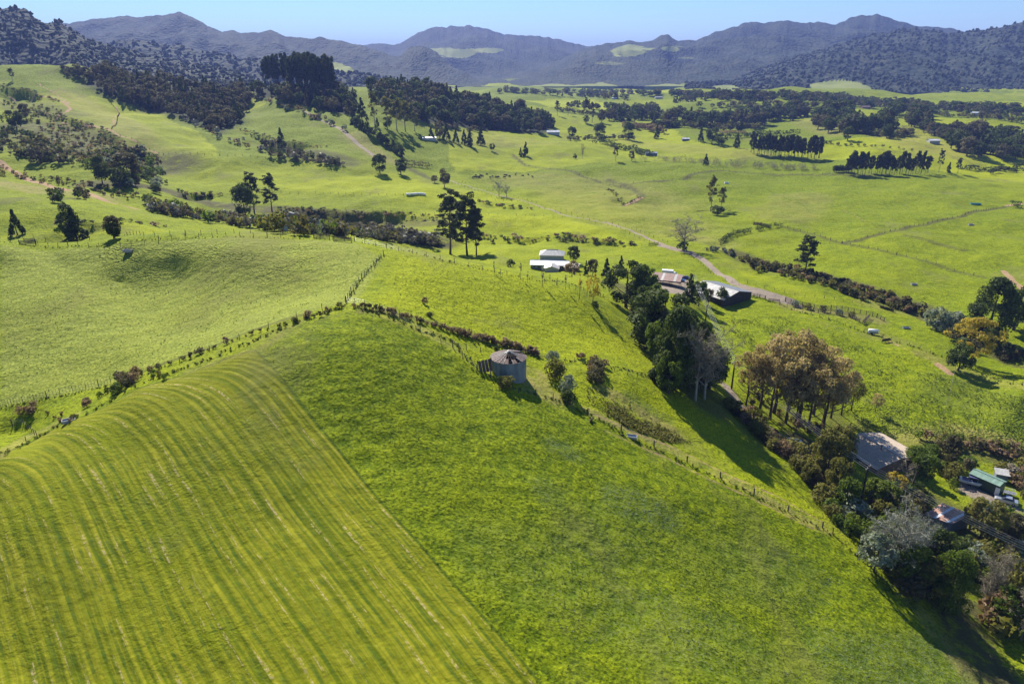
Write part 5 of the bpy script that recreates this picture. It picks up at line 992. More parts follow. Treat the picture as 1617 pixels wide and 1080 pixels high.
# ---- the round tank
def round_tank():
    P = ground(803, 590); Rr, H = 3.15, 3.35; z0 = min(gz(P.x + Rr * math.cos(a), P.y + Rr * math.sin(a)) for a in (0, 1.57, 3.14, 4.71)) - .1
    H += P.z - z0 - .1
    t = empty('round_tank', (P.x, P.y, z0)); tag(t, 'old round iron tank with a broken rusted conical roof', 'tank')
    n_ = 30
    for i in range(n_):
        a0, a1 = 2 * math.pi * i / n_, 2 * math.pi * (i + 1) / n_; m = MB(); k = 4; hh = H + .06 * noise2(i * 1.7, 2.2); ro = Rr + (.03 if i % 2 else 0)
        rings = []
        for j in range(k + 1):
            a = a0 + (a1 - a0) * (j / k) * 1.03; r = ro + (.02 if j % 2 else -.0); rings.append([(r * math.cos(a), r * math.sin(a), 0), ((r - .03) * math.cos(a), (r - .03) * math.sin(a), 0), ((r - .03) * math.cos(a), (r - .03) * math.sin(a), hh), (r * math.cos(a), r * math.sin(a), hh)])
        m.loft(rings).build('wall_panel', M['tankwall'], t)
    nr = 24; zt = H + 1.05
    for i in range(nr):
        a = 2 * math.pi * i / nr; ca, sa = math.cos(a), math.sin(a)
        MB().bar((.25 * ca, .25 * sa, zt - .05), ((Rr + .12) * ca, (Rr + .12) * sa, H + .02), .045, 4).build('rafter', M['wood'], t)
    g = random.Random(5)
    for i in range(nr):
        a0, a1 = 2 * math.pi * i / nr, 2 * math.pi * (i + 1) / nr; mid = math.degrees((a0 + a1) / 2)
        gone = (255 < mid < 325 or 20 < mid < 50); r0_ = .3; r1_ = Rr + .15
        if gone:
            if g.random() < .6: r0_ = 1.9 + g.random() * .5
            else: continue
        def zr(r): return zt + (H + .06 - zt) * r / Rr + .05
        dz = g.uniform(0, .03)
        MB().slab([(r0_ * math.cos(a0), r0_ * math.sin(a0), zr(r0_) + dz), (r1_ * math.cos(a0), r1_ * math.sin(a0), zr(r1_) + dz), (r1_ * math.cos(a1), r1_ * math.sin(a1), zr(r1_) + dz), (r0_ * math.cos(a1), r0_ * math.sin(a1), zr(r0_) + dz)], .015).build('roof_sheet', M['tankroof'], t)
        # pale batten over the seam
        MB().bar((r0_ * math.cos(a0), r0_ * math.sin(a0), zr(r0_) + .05), (r1_ * math.cos(a0), r1_ * math.sin(a0), zr(r1_) + .05), .03, 4).build('seam_batten', M['paleroof'], t)
    for r in (1.1, 1.9, 2.6):
        m = MB(); zq = zt + (H + .06 - zt) * r / Rr - .02
        for i in range(nr): a0, a1 = 2 * math.pi * i / nr, 2 * math.pi * (i + 1) / nr; m.bar((r * math.cos(a0), r * math.sin(a0), zq), (r * math.cos(a1), r * math.sin(a1), zq), .035, 4)
        m.build('purlin_ring', M['wood'], t)
    m = MB(); m.loft([[(.34 * math.cos(q * .785), .34 * math.sin(q * .785), z) for q in range(8)] for z in (zt - .08, zt + .1)]); m.loft([[(k * math.cos(q * .785), k * math.sin(q * .785), z) for q in range(8)] for k, z in ((.34, zt + .1), (.08, zt + .26))]); m.build('roof_cap', M['paleroof'], t)
    MB().loft([[((Rr - .2) * math.cos(q * .2618), (Rr - .2) * math.sin(q * .2618), z) for q in range(24)] for z in (.05, .12)]).build('tank_floor', M['dirt'], t)
    # fallen iron sheets leaning on the left side
    q = ground(768, 588); e = empty('scrap_iron', q, .5); tag(e, 'dark rusty iron sheets leaning against posts left of the round tank', 'scrap')
    for k in range(4): MB().slab([(-1.3 + k * .65, -.1, 0.05), (-.72 + k * .65, -.1, .05), (-.72 + k * .65, .75, 2.1 + .1 * (k % 2)), (-1.3 + k * .65, .75, 2.1)], .02).build('iron_sheet', M['tankroof'], e)
    for k in (-1.35, 1.35): MB().bar((k, .8, 0), (k, .8, 2.3), .07).build('post', M['wood'], e)
round_tank()
# ---- fences
POSTS = {}
def post_mesh(h, r, mat):
    key = (round(h, 2), r, mat)
    if key not in POSTS: POSTS[key] = MB().bar((0, 0, -.25), (0, 0, h), r, 5, r * .9).mesh('post', M[mat])
    return POSTS[key]
def fence(px, label, gap=3.2, h=1.15, r=.07, mat='wood', wires=4, rails=0, seed=1, strain=8, batten=0, group=None):
    g = random.Random(seed); P = [ground(*p) for p in px]; o = P[0]; e = empty('fence', o); tag(e, label, 'fence', group); pos_ = []
    total = sum((b_ - a).length for a, b_ in zip(P, P[1:])); gap = max(gap, total / 290); rest = 0.0
    for a, b_ in zip(P, P[1:]):
        d = math.hypot(b_.x - a.x, b_.y - a.y); t = rest
        while t < d: x, y = a.x + (b_.x - a.x) * t / d, a.y + (b_.y - a.y) * t / d; pos_.append(Vector((x, y, gz(x, y)))); t += gap
        rest = t - d
    for i, q in enumerate(pos_):
        st = i % strain == 0; p = link('post', post_mesh(h * (1.12 if st else 1), r * (1.5 if st else 1), mat), e, q - o); p.rotation_euler = (g.uniform(-.05, .05), g.uniform(-.05, .05), g.uniform(0, 3))
        if batten and i + 1 < len(pos_):
            for k in range(1, batten + 1):
                c = q.lerp(pos_[i + 1], k / (batten + 1)); bt = link('batten', post_mesh(h * .9, r * .45, mat), e, Vector((c.x, c.y, gz(c.x, c.y) + .12)) - o)
    if not rails and o.length > 290: wires = 0
    for k in range(wires + rails):
        z = h * (.2 + .75 * k / max(1, wires + rails - 1)); m = MB()
        for a, b_ in zip(pos_, pos_[1:]):
            if rails: m.bar(a - o + Vector((0, 0, z)), b_ - o + Vector((0, 0, z)), .075, 4)
            else: m.bar(a - o + Vector((0, 0, z)), b_ - o + Vector((0, 0, z)), .006 if a.length < 200 else .012, 3)
        m.build('rail' if rails else 'wire', M['wood' if rails else 'wire'], e)
    return e
fence([(0, 641), (60, 631), (120, 617), (183, 602)], 'wooden post fence with thin battens at the near left, above the crest', 2.2, 1.15, .05, seed=1, strain=4, batten=3)
fence([(0, 382), (30, 383), (60, 388), (145, 390), (215, 386), (245, 380), (300, 376), (400, 374), (500, 376), (545, 381)], 'post and wire fence along the top of the left paddock', 3.6, 1.2, .07, seed=2)
fence([(0, 376), (70, 379), (140, 377), (230, 374), (330, 370), (450, 369), (520, 371)], 'farther post fence just behind the left paddock', 4.2, 1.2, .07, seed=3)
fence([(606, 404), (590, 422), (570, 442), (556, 460), (546, 478)], 'straight post fence dividing the pale paddock from the bright slope', 2.6, 1.2, .07, seed=4, strain=4)
fence([(560, 382), (620, 395), (660, 402), (700, 412), (750, 425), (800, 434), (850, 444), (905, 458), (955, 470)], 'fence running down the ridge behind the bright slope', 3.6, 1.2, .07, seed=5)
fence([(546, 478), (480, 498), (400, 527), (300, 565), (215, 600), (190, 612)], 'broken post fence hidden in the crest bushes', 5, 1.1, .06, seed=6)
fence([(546, 478), (575, 483), (610, 494), (660, 508), (713, 524)], 'close post fence along the ridge toward the tank', 2.2, 1.15, .05, seed=7)
fence([(600, 490), (640, 510), (690, 540), (730, 566), (757, 588), (775, 596)], 'old sagging fence left of the round tank', 4.2, 1.15, .07, seed=8)
fence([(775, 596), (800, 618), (845, 624), (890, 634), (912, 644)], 'weathered fence below the round tank', 3.2, 1.1, .08, seed=9, strain=3)
fence([(715, 548), (745, 553), (777, 560)], 'short fence behind the left side of the tank', 3, 1.1, .07, seed=19)
fence([(826, 558), (862, 566), (888, 573), (910, 572), (990, 592), (1040, 604), (1115, 612)], 'fence from behind the tank across to the dark trees', 3.0, 1.15, .06, seed=10)
fence([(928, 655), (960, 670), (1000, 690), (1050, 712), (1100, 737), (1150, 760), (1200, 785), (1260, 815), (1315, 842)], 'post fence beside the farm track on the near slope', 6.0, 1.15, .09, seed=11, strain=1)
fence([(1315, 842), (1360, 880), (1400, 925), (1440, 965)], 'fence under the thicket at the paddock corner', 5, 1.1, .06, seed=12)
fence([(20, 672), (35, 664), (60, 690), (40, 700)], 'crooked old fence round the damp hollow at the far left', 2.5, 1.1, .06, seed=13)
fence([(1182, 466), (1205, 470), (1225, 478), (1250, 489), (1300, 502), (1340, 516), (1380, 528), (1430, 545), (1480, 562), (1560, 590), (1617, 610)], 'long post fence beside the clay track on the right', 3.4, 1.25, .08, seed=14)
fence([(1180, 448), (1210, 456), (1262, 468), (1320, 474), (1380, 480)], 'wire fence crossing the paddock above the stockyard', 4, 1.3, .07, seed=15)
fence([(1508, 582), (1500, 620), (1488, 662), (1478, 702)], 'thin pale straight fence running down the rushy slope', 5, 1.0, .05, seed=16)
fence([(700, 284), (760, 304), (850, 329), (960, 357), (1050, 392)], 'fence on the near side of the gravel farm lane', 6, 1.3, .09, seed=17); fence([(730, 288), (800, 307), (900, 336), (1000, 362), (1060, 385)], 'fence on the far side of the gravel farm lane', 6, 1.3, .09, seed=18)
fence([(1088, 405), (1112, 422), (1135, 440), (1175, 452)], 'fence on the left side of the sealed drive', 4, 1.2, .07, seed=20)
fence([(1330, 385), (1400, 368), (1470, 352), (1520, 342), (1570, 330), (1617, 322)], 'fence climbing away across the right flats', 6, 1.4, .13, seed=21); fence([(1233, 357), (1290, 372), (1330, 385), (1400, 398), (1480, 418), (1552, 438)], 'fence from the clipped hedge along the right flats', 5, 1.4, .12, seed=22)
fence([(430, 303), (500, 305), (560, 307), (640, 309), (720, 313), (835, 319)], 'fence along the far side of the terrace', 6, 1.3, .11, seed=23); fence([(560, 372), (690, 352), (850, 340), (1000, 372)][:1] + [(470, 331), (600, 332), (700, 338), (900, 345)], 'fence across the green terrace', 6, 1.2, .09, seed=24)
fence([(1000, 290), (1060, 285), (1100, 274), (1160, 272), (1260, 276), (1400, 277)], 'faint fence in front of the far willows', 9, 1.4, .14, seed=25); fence([(810, 245), (830, 262), (900, 270), (950, 290), (1000, 300)], 'fence line crossing the middle pastures', 9, 1.4, .14, seed=26)
fence([(176, 165), (189, 180), (185, 195), (176, 205)], 'dark fence coming down from the left bush', 5, 1.5, .2, seed=27, mat='wood_dark'); fence([(190, 215), (230, 232), (262, 245), (330, 246), (420, 250)], 'fence beside the dirt track on the left hill', 6, 1.4, .16, seed=28, mat='wood_dark')
fence([(1240, 476), (1290, 488), (1330, 490), (1380, 500), (1396, 508)], 'rail fence on the far side of the stockyard', 2.2, 1.7, .13, wires=0, rails=4, seed=30); fence([(1252, 482), (1290, 494), (1340, 500), (1362, 512), (1372, 502)], 'rail fence on the near side of the stockyard', 2.2, 1.7, .13, wires=0, rails=4, seed=31)
fence([(1130, 468), (1175, 468), (1200, 470), (1215, 474)], 'rail fence at the mouth of the farmyard', 2.2, 1.4, .1, wires=0, rails=4, seed=32); fence([(870, 381), (960, 385), (1040, 390)], 'fence behind the white-roofed house', 4, 1.3, .08, seed=33)
def gate(px, rz, w_, label, n_=5):
    P = ground(*px); e = empty('gate', P, rz); tag(e, label, 'gate')
    for x in (-w_ / 2, w_ / 2): MB().bar((x, 0, -.2), (x, 0, 1.45), .11).build('post', M['wood'], e)
    for k in range(n_): MB().box((0, 0, .25 + k * .24), (w_ - .25, .06, .12)).build('rail', M['wood'], e)
    MB().bar((-w_ / 2 + .1, .04, .2), (w_ / 2 - .1, .04, 1.25), .04, 4).build('brace', M['wood'], e)
gate((44, 387), .1, 4.2, 'wooden gate in the back fence at the left'); gate((47, 382), .4, 3.2, 'second wooden gate just behind the left gate'); gate((508, 377), .05, 4.0, 'gate in the middle of the back fence'); gate((541, 382), -.1, 4.6, 'gate where three fences meet on the crest')
gate((1365, 512), 1.0, 4, 'loading race gate at the right end of the stockyard'); gate((1222, 477), -.3, 4, 'gate at the farmyard drive'); gate((946, 386), 0, 6, 'gate behind the white-roofed house'); gate((1032, 387), .1, 5, 'gate beside the lane near the bare tree')
# ---- buildings
def window(par, x, y, z, w_, h, rz):
    f = link('window', MB().box((0, 0, 0), (w_ + .16, .08, h + .16)).mesh('window', M['white']), par, (x, y, z), rz); link('pane', MB().box((0, -.03, 0), (w_, .06, h)).mesh('pane', M['glass']), f)
def sheeted(par, q, n_, mat, name='roof_sheet', alt=None, t=.04, every=0):
    """a roof plane laid in n sheets side by side; q = eave0, eave1, ridge1, ridge0"""
    e0_, e1_, r1_, r0_ = [Vector(p) for p in q]
    for i in range(n_):
        a, c = i / n_, (i + .985) / n_; up = Vector((0, 0, .012 * (i % 2)))
        MB().slab([e0_.lerp(e1_, a) + up, e0_.lerp(e1_, c) + up, r0_.lerp(r1_, c) + up, r0_.lerp(r1_, a) + up], t).build(name, M[alt] if alt and every and i % every == every - 1 else M[mat], par)
def gable(name, P, rz, Lx, Wy, hw, hr, wall, roof, label, cat, over=.4, roof2=None, nsheet=12, wins=(), door=None, skirt=1.5, hip=0.0, alt=None, every=0):
    e = empty(name, P, rz); tag(e, label, cat); a, c = Lx / 2, Wy / 2
    m = MB(); m.box((0, 0, (hw - skirt) / 2), (Lx, Wy, hw + skirt))
    if not hip:
        for s_ in (-1, 1): m.loft([[(s_ * a, -c, hw), (s_ * a, c, hw), (s_ * a, 0, hr)], [(s_ * (a - .1), -c, hw), (s_ * (a - .1), c, hw), (s_ * (a - .1), 0, hr)]])
    m.build('wall', M[wall], e)
    A, C = a + over, c + over; ez = hw - over * (hr - hw) / c + .06; rx = A - hip
    sheeted(e, [(-A, -C, ez), (A, -C, ez), (rx, 0, hr + .06), (-rx, 0, hr + .06)], nsheet, roof, alt=alt, every=every); sheeted(e, [(A, C, ez), (-A, C, ez), (-rx, 0, hr + .06), (rx, 0, hr + .06)], nsheet, roof2 or roof)
    if hip:
        for s_ in (-1, 1): MB().slab([(s_ * A, -C, ez), (s_ * A, C, ez), (s_ * rx, .02, hr + .05), (s_ * rx, -.02, hr + .05)], .04).build('hip_sheet', M[roof2 or roof], e)
    MB().bar((-rx, 0, hr + .09), (rx, 0, hr + .09), .12, 6).build('ridge_cap', M[roof2 or roof], e)
    for x, w_, h, z in wins: window(e, x, -c - .03, z, w_, h, 0)
    if door: dd = MB().box((door, -c - .03, 1.0), (.9, .07, 2.0)).build('door', M['white'], e); MB().bar((door + .3, -c - .12, 1.0), (door + .3, -c - .06, 1.0), .03).build('handle', M['steel'], dd)
    return e
def skillion(name, P, rz, Lx, Wy, h0, h1, wall, roof, label, cat, n_=10, open_front=False, alt=None, every=0, skirt=1.0):
    e = empty(name, P, rz); tag(e, label, cat); a, c = Lx / 2, Wy / 2
    if open_front:
        for x in np.linspace(-a + .2, a - .2, 4):
            for y, h in ((-c + .2, h0), (c - .2, h1)): MB().bar((x, y, -skirt), (x, y, h - .1), .11).build('post', M['wood'], e)
        MB().box((0, c - .1, (h1 - .3) / 2), (Lx - .4, .08, h1 - .3)).build('wall', M[wall], e)
    else: MB().loft([[(x, -c, -skirt), (x, c, -skirt), (x, c, h1), (x, -c, h0)] for x in (-a, a)]).build('wall', M[wall], e)
    sheeted(e, [(-a - .3, -c - .3, h0 + .05), (a + .3, -c - .3, h0 + .05), (a + .3, c + .3, h1 + .09), (-a - .3, c + .3, h1 + .09)], n_, roof, alt=alt, every=every)
    return e
Pw = ground(868, 424); RZ = -.10
gable('farmhouse', Pw, RZ, 16.5, 6.4, 2.5, 3.7, 'wall_grey', 'whiteroof', 'long low farmhouse with a bright white roof', 'house', nsheet=16, wins=[(-6.6, 1.2, 1.0, 1.5), (-4.6, 1.6, 1.1, 1.4), (6.2, 1.6, 1.1, 1.4)], door=-3.0)
gable('house_wing', Pw + Vector((.6, -5.4, -.1)), RZ + 1.571, 5, 6, 2.3, 3.3, 'wall_pale', 'paleroof', 'front wing of the white-roofed farmhouse with a pinkish roof', 'house wing', nsheet=6, wins=[(0, 1.4, 1.1, 1.3)])
Pb = ground(872, 410); gable('hip_roof_house', Pb + Vector((0, 2.0, 0)), RZ, 11, 8, 2.6, 4.2, 'wall_pale', 'greyroof', 'grey hip-roofed building behind the white-roofed farmhouse', 'house', nsheet=10, hip=3.2, roof2='paleroof')
skillion('lean_to', ground(903, 428), RZ - .25, 5.5, 5, 2.1, 2.7, 'wall_brick', 'paleroof', 'low lean-to behind the brown shrub beside the farmhouse', 'shed', 6)
skillion('farm_shed', ground(1052, 449), -.35, 11.5, 7.0, 2.6, 3.6, 'wood_dark', 'rustroof', 'open-fronted shed with a rusty red roof in the farmyard', 'shed', 12, True, alt='paleroof', every=5)
gable('long_barn', ground(1136, 470), -.95, 17, 17, 3.0, 4.9, 'wood_dark', 'paleroof', 'long barn with a pale and grey iron roof beside the drive', 'barn', nsheet=18, roof2='greyroof')
gable('dark_shed', ground(1028, 246), -.05, 13, 8, 3.4, 4.2, 'wall_grey', 'blueroof', 'dark blue shed at the end of the trimmed hedge', 'shed', nsheet=8)
gable('white_farmhouse', ground(873, 212), .1, 17, 9, 3, 5, 'wall_pale', 'whiteroof', 'small white farmhouse under the long forest', 'house', nsheet=8)
gable('far_house', ground(1040, 156), 0, 17, 9, 3, 5, 'wall_pale', 'paleroof', 'pale house far off at the mountain foot', 'house', nsheet=6); gable('far_house', ground(1472, 180), 0, 18, 9, 3, 5, 'wall_pale', 'whiteroof', 'white house on the far right terrace', 'house', nsheet=6)
gable('far_shed', ground(1541, 181), 0, 20, 8, 2.6, 4, 'wall_pale', 'whiteroof', 'long white shed at the far right', 'shed', nsheet=6); gable('far_house', ground(1366, 172), .1, 15, 9, 3, 5.5, 'wall_brick', 'rustroof', 'red-roofed house among the far dark trees', 'house', nsheet=6)
gable('far_shed', ground(1473, 226), 0, 12, 8, 3, 4.4, 'wall_pale', 'whiteroof', 'small white shed by the bare pale trees', 'shed', nsheet=5); gable('far_shed', ground(678, 221), .1, 15, 7, 2.2, 3.4, 'wall_pale', 'greyroof', 'low grey shed on the middle hill', 'shed', nsheet=5)
gable('far_shed', ground(1082, 222), 0, 9, 6, 2.4, 3.4, 'wall_grey', 'whiteroof', 'small pale shed by the far road', 'shed', nsheet=5); gable('far_shed', ground(970, 157), 0, 11, 6, 2.5, 4, 'wall_pale', 'whiteroof', 'tiny white shed beyond the long forest', 'shed', nsheet=5)
# house with the brown tiled roof, laid out from its ridge
def tiled_house():
    z0 = -88.6; A = Vector((*atz(1360, 686, z0 + 4.0), 0)); B = Vector((*atz(1421, 721, z0 + 4.0), 0)); d = (B - A); Lx = d.length * 1.12; rz = math.atan2(d.y, d.x); C = (A + B) / 2; n_ = Vector((-math.sin(rz), math.cos(rz), 0))
    E = Vector((*atz(1374, 722, z0 + 2.7), 0)); c = abs((E - C).dot(n_)); c = 7.4
    e = empty('tiled_house', (C.x, C.y, z0), rz); tag(e, 'bungalow with a large brown tiled roof among garden trees', 'house'); a = Lx / 2; hw, hr = 2.7, 4.0
    m = MB(); m.box((0, 0, hw / 2 - 1), (Lx - .8, 2 * c - 1, hw + 2))
    for s_ in (-1, 1): m.loft([[(s_ * (a - .4), -c + .5, hw), (s_ * (a - .4), c - .5, hw), (s_ * (a - .4), 0, hr - .15)], [(s_ * (a - .6), -c + .5, hw), (s_ * (a - .6), c - .5, hw), (s_ * (a - .6), 0, hr - .15)]])
    m.build('wall', M['wall_brick'], e)
    rows, cols = 13, 11
    for side in (-1, 1):
        rf = empty('roof', (0, 0, 0)); rf.parent = e
        tm = MB().slab([(0, 0, 0), (Lx / cols - .02, 0, 0), (Lx / cols - .02, c / rows * 1.02, (hr - hw) / rows * 1.0 - .05), (0, c / rows * 1.02, (hr - hw) / rows * 1.0 - .05)], .05).mesh('tile_course', M['tile'])
        for r in range(rows):
            for k in range(cols):
                o = link('tile_course', tm, rf, (-a + k * Lx / cols, -c + c * r / rows, hw + (hr - hw) * r / rows + .02 + .012 * (k % 2)))
        if side == 1: rf.rotation_euler = (0, 0, math.pi)
    MB().bar((-a - .02, 0, hr + .03), (a + .02, 0, hr + .03), .13, 6).build('ridge_cap', M['paleroof'], e)
    for s_ in (-1, 1):
        for y in (-c, c): MB().bar((s_ * a, y, hw + .02), (s_ * a, 0, hr + .02), .07, 4).build('barge_cap', M['paleroof'], e)
    ch = MB().bar((1.5, -1.3, hr - .9), (1.5, -1.3, hr + 1.1), .17, 8).build('flue', M['steel'], e); MB().bar((1.5, -1.3, hr + 1.12), (1.5, -1.3, hr + 1.25), .27, 8).build('flue_cap', M['steel'], ch)
    MB().bar((-a, -c - .08, hw - .05), (a, -c - .08, hw - .05), .08, 6).build('gutter', M['white'], e); window(e, -3, -c + .45, 1.3, 1.6, 1.1, 0); window(e, 2.5, -c + .45, 1.3, 1.8, 1.1, 0)
    MB().box((1.0, 1.6, hr - .45), (.5, .5, .5)).build('roof_vent', M['silver'], e)
tiled_house()
def four(name, corners, z, drop, wall, roof, label, cat, n_, alt=None, every=0):
    """lean roof whose corners are known; corners in order front-left, front-right, back-right, back-left"""
    Q_ = [Vector((*atz(px, py, zz), zz)) for (px, py), zz in zip(corners, z)]; o = (Q_[0] + Q_[2]) / 2; o.z = min(q.z for q in Q_) - drop; e = empty(name, o); tag(e, label, cat); Q_ = [q - o for q in Q_]
    m = MB(); I = [q * .95 for q in Q_]; m.loft([[(q.x, q.y, -1) for q in I], [(q.x, q.y, Q_[i].z - .08) for i, q in enumerate(I)]]); m.build('wall', M[wall], e)
    sheeted(e, Q_, n_, roof, alt=alt, every=every); return e
four('rusty_shed', [(1458, 812), (1504, 827), (1535, 812), (1487, 794)], (-86.6, -86.6, -85.9, -85.9), 2.4, 'wall_grey', 'orangeroof', 'shed with a rusty orange and white iron roof under the trees', 'shed', 9, 'whiteroof', 4)
def green_shed():
    z0 = -90.4; A = Vector((*atz(1538, 741, z0 + 3.0), 0)); B = Vector((*atz(1585, 761, z0 + 3.0), 0)); d = B - A; rz = math.atan2(d.y, d.x); C = (A + B) / 2
    gable('green_shed', Vector((C.x, C.y, z0)), rz, d.length, 3.4, 2.5, 3.0, 'greenwall', 'greenroof', 'dark green shed behind the boat on the driveway', 'shed', .12, nsheet=10, door=3)
green_shed()
skillion('garden_hut', ground(1579, 757), -.4, 2.4, 2.0, 1.9, 2.2, 'wall_grey', 'paleroof', 'small grey hut behind the green shed', 'hut', 4)
e = empty('garden_wall', ground(1436, 717), -.12); tag(e, 'dark timber garden wall running right from the brown tiled house', 'wall')
for k in range(14): MB().box((k * .62, 0, .75), (.6, .08, 1.5 - .02 * (k % 3))).build('board', M['wood_dark'], e)
for i, x in enumerate(((1256, 482), (1275, 486), (1300, 490), (1325, 495), (1345, 499))):
    tree('shrub', 'shrub', x[0], x[1] + 2, x[1] - 7, ['grey-green bush at the left end of the stockyard', 'low bush inside the left pen of the stockyard', 'bush in the middle of the stockyard', 'pale bush in the right half of the stockyard', 'last bush inside the stockyard'][i], 'shrub', mk=('silver', 'olive', 'bush', 'silver', 'olive')[i], width=1.2)
# ---- vehicles
def wheels(par, xs, y, r, w_=.2):
    for x in xs:
        for s_ in (-1, 1):
            wl = link('wheel', MB().bar((0, -w_ / 2, 0), (0, w_ / 2, 0), r, 14).mesh('wheel', M['black']), par, (x, s_ * y, r)); link('rim', MB().bar((0, -w_ / 2 - .012, 0), (0, w_ / 2 + .012, 0), r * .58, 10).mesh('rim', M['silver']), wl)
def sec(x, w_, z0, z1, tw=1.0): a = w_ / 2; return [(x, -a, z0), (x, a, z0), (x, a, (z0 + z1) / 2), (x, a * tw, z1), (x, -a * tw, z1), (x, -a, (z0 + z1) / 2)]
def car(px, rz, mat, label, wagon=False):
    P = ground(*px); e = empty('parked_car', P + Vector((0, 0, .02)), rz); tag(e, label, 'car')
    bd = MB().loft([sec(-2.2, 1.5, .35, .75), sec(-2.1, 1.72, .25, .92, .92), sec(-1.0, 1.8, .22, .98, .94), sec(.9, 1.8, .22, .96, .94), sec(1.9, 1.7, .25, .80, .9), sec(2.2, 1.45, .35, .62)]).build('body', M[mat], e, False, .03)
    xb = -1.9 if wagon else -1.45
    MB().loft([sec(xb, 1.5, .94, .96), sec(xb + .45, 1.48, .94, 1.40, .84), sec(.25, 1.48, .94, 1.42, .84), sec(1.0, 1.5, .94, .96)]).build('window_glass', M['glass'], e)
    MB().loft([sec(xb + .5, 1.25, 1.40, 1.45, .96), sec(.22, 1.25, 1.42, 1.47, .96)]).build('roof_panel', M[mat], e)
    wheels(e, (-1.35, 1.4), .80, .32)
    for s_ in (-1, 1): MB().box((2.12, s_ * .55, .62), (.16, .32, .14)).build('headlight', M['white'], e); MB().box((-2.14, s_ * .6, .7), (.12, .25, .16)).build('tail_light', M['rust'], e)
car((1588, 793), 2.55, 'silver', 'silver car parked beside the green shed'); car((1254, 702), 2.3, 'white', 'white car half hidden under the bushes by the autumn grove', True); car((1074, 444), -.5, 'blue', 'dark blue car parked beside the white truck', True); car((1084, 441), -.6, 'navy', 'dark low vehicle at the edge of the gravel yard')
def truck():
    P = ground(1057, 437); e = empty('box_truck', P, -.25); tag(e, 'white box truck behind the rusty red shed', 'truck')
    MB().box((-.9, 0, 1.9), (4.8, 2.2, 2.2)).build('cargo_box', M['white'], e, False, .04); MB().loft([sec(1.7, 2.0, .6, 2.0, .9), sec(2.3, 2.0, .6, 2.2, .9), sec(2.9, 2.0, .6, 1.5, .9), sec(3.3, 1.9, .6, 1.2, .9)]).build('cab', M['white'], e)
    MB().box((2.75, 0, 1.72), (.5, 1.7, .45)).build('windscreen', M['glass'], e); MB().box((.2, 0, .7), (5.8, .9, .22)).build('chassis', M['black'], e); wheels(e, (-2.1, 2.4), .95, .45, .28)
truck()
def boat():
    a = ground(1518, 762); c = ground(1557, 773); d = c - a; rz = math.atan2(d.y, d.x); mid = (a + c) / 2
    e = empty('trailer_boat', mid, rz); tag(e, 'white motor boat with a dark canopy on its trailer', 'boat'); R_ = []
    for x, w_, zk, zd in ((-3.0, 2.0, .55, 1.35), (-1.5, 2.15, .5, 1.35), (0, 2.15, .5, 1.4), (1.5, 1.9, .55, 1.5), (2.5, 1.1, .75, 1.6), (3.2, .12, 1.2, 1.68)): R_.append([(x, 0, zk), (x, w_ * .38, zk + .22), (x, w_ / 2, zd), (x, 0, zd + .06), (x, -w_ / 2, zd), (x, -w_ * .38, zk + .22)])
    MB().loft(R_).build('hull', M['white'], e); MB().box((-1.2, 0, 1.43), (2.6, 1.5, .12)).build('cockpit', M['navy'], e)
    MB().loft([sec(.1, 1.5, 1.42, 1.46), sec(.3, 1.4, 1.42, 1.95, .8), sec(.9, 1.4, 1.42, 1.5, .8)]).build('windscreen', M['glass'], e); MB().slab([(-1.4, -.8, 2.45), (.5, -.8, 2.5), (.5, .8, 2.5), (-1.4, .8, 2.45)], .07).build('canopy', M['navy'], e)
    for x in (-1.3, .4):
        for y in (-.75, .75): MB().bar((x, y, 1.4), (x, y, 2.45), .03, 5).build('canopy_pole', M['silver'], e)
    ob = MB().box((-3.25, 0, 1.3), (.4, .4, .6), 0, .8).build('outboard_motor', M['black'], e); MB().box((-3.3, 0, .8), (.16, .12, .6)).build('motor_leg', M['black'], ob)
    tr = MB().box((0, -.7, .42), (5.4, .08, .1)).box((0, .7, .42), (5.4, .08, .1)).box((3.6, 0, .42), (2.0, .1, .1)).box((-1, 0, .42), (.1, 1.5, .1)).build('trailer', M['steel'], e); wheels(e, (-.9,), 1.0, .3)
boat()
e = empty('garden_trailer', ground(1592, 781), -.5); tag(e, 'white railed trailer between the green shed and the silver car', 'trailer')
MB().box((0, 0, .6), (2.6, 1.4, .1)).build('deck', M['steel'], e); wheels(e, (0,), .8, .3)
for s_ in (-.7, .7):
    MB().box((0, s_, 1.25), (2.6, .05, .06)).build('rail', M['white'], e)
    for x in (-1.27, -.63, 0, .63, 1.27): MB().box((x, s_, .94), (.06, .04, .6)).build('upright', M['white'], e)
e = empty('garden_bench', ground(1584, 893), .3); tag(e, 'small white garden frame on the lawn in the lower right', 'garden frame')
for x in (-.7, .7):
    for y in (-.4, .4): MB().bar((x, y, 0), (x, y, .9), .05, 5).build('leg', M['white'], e)
MB().box((-.7, 0, .93), (.12, .95, .06)).build('rail', M['white'], e); MB().box((.7, 0, .93), (.12, .95, .06)).build('rail', M['white'], e); MB().box((0, .42, .93), (1.3, .1, .06)).build('rail', M['white'], e)
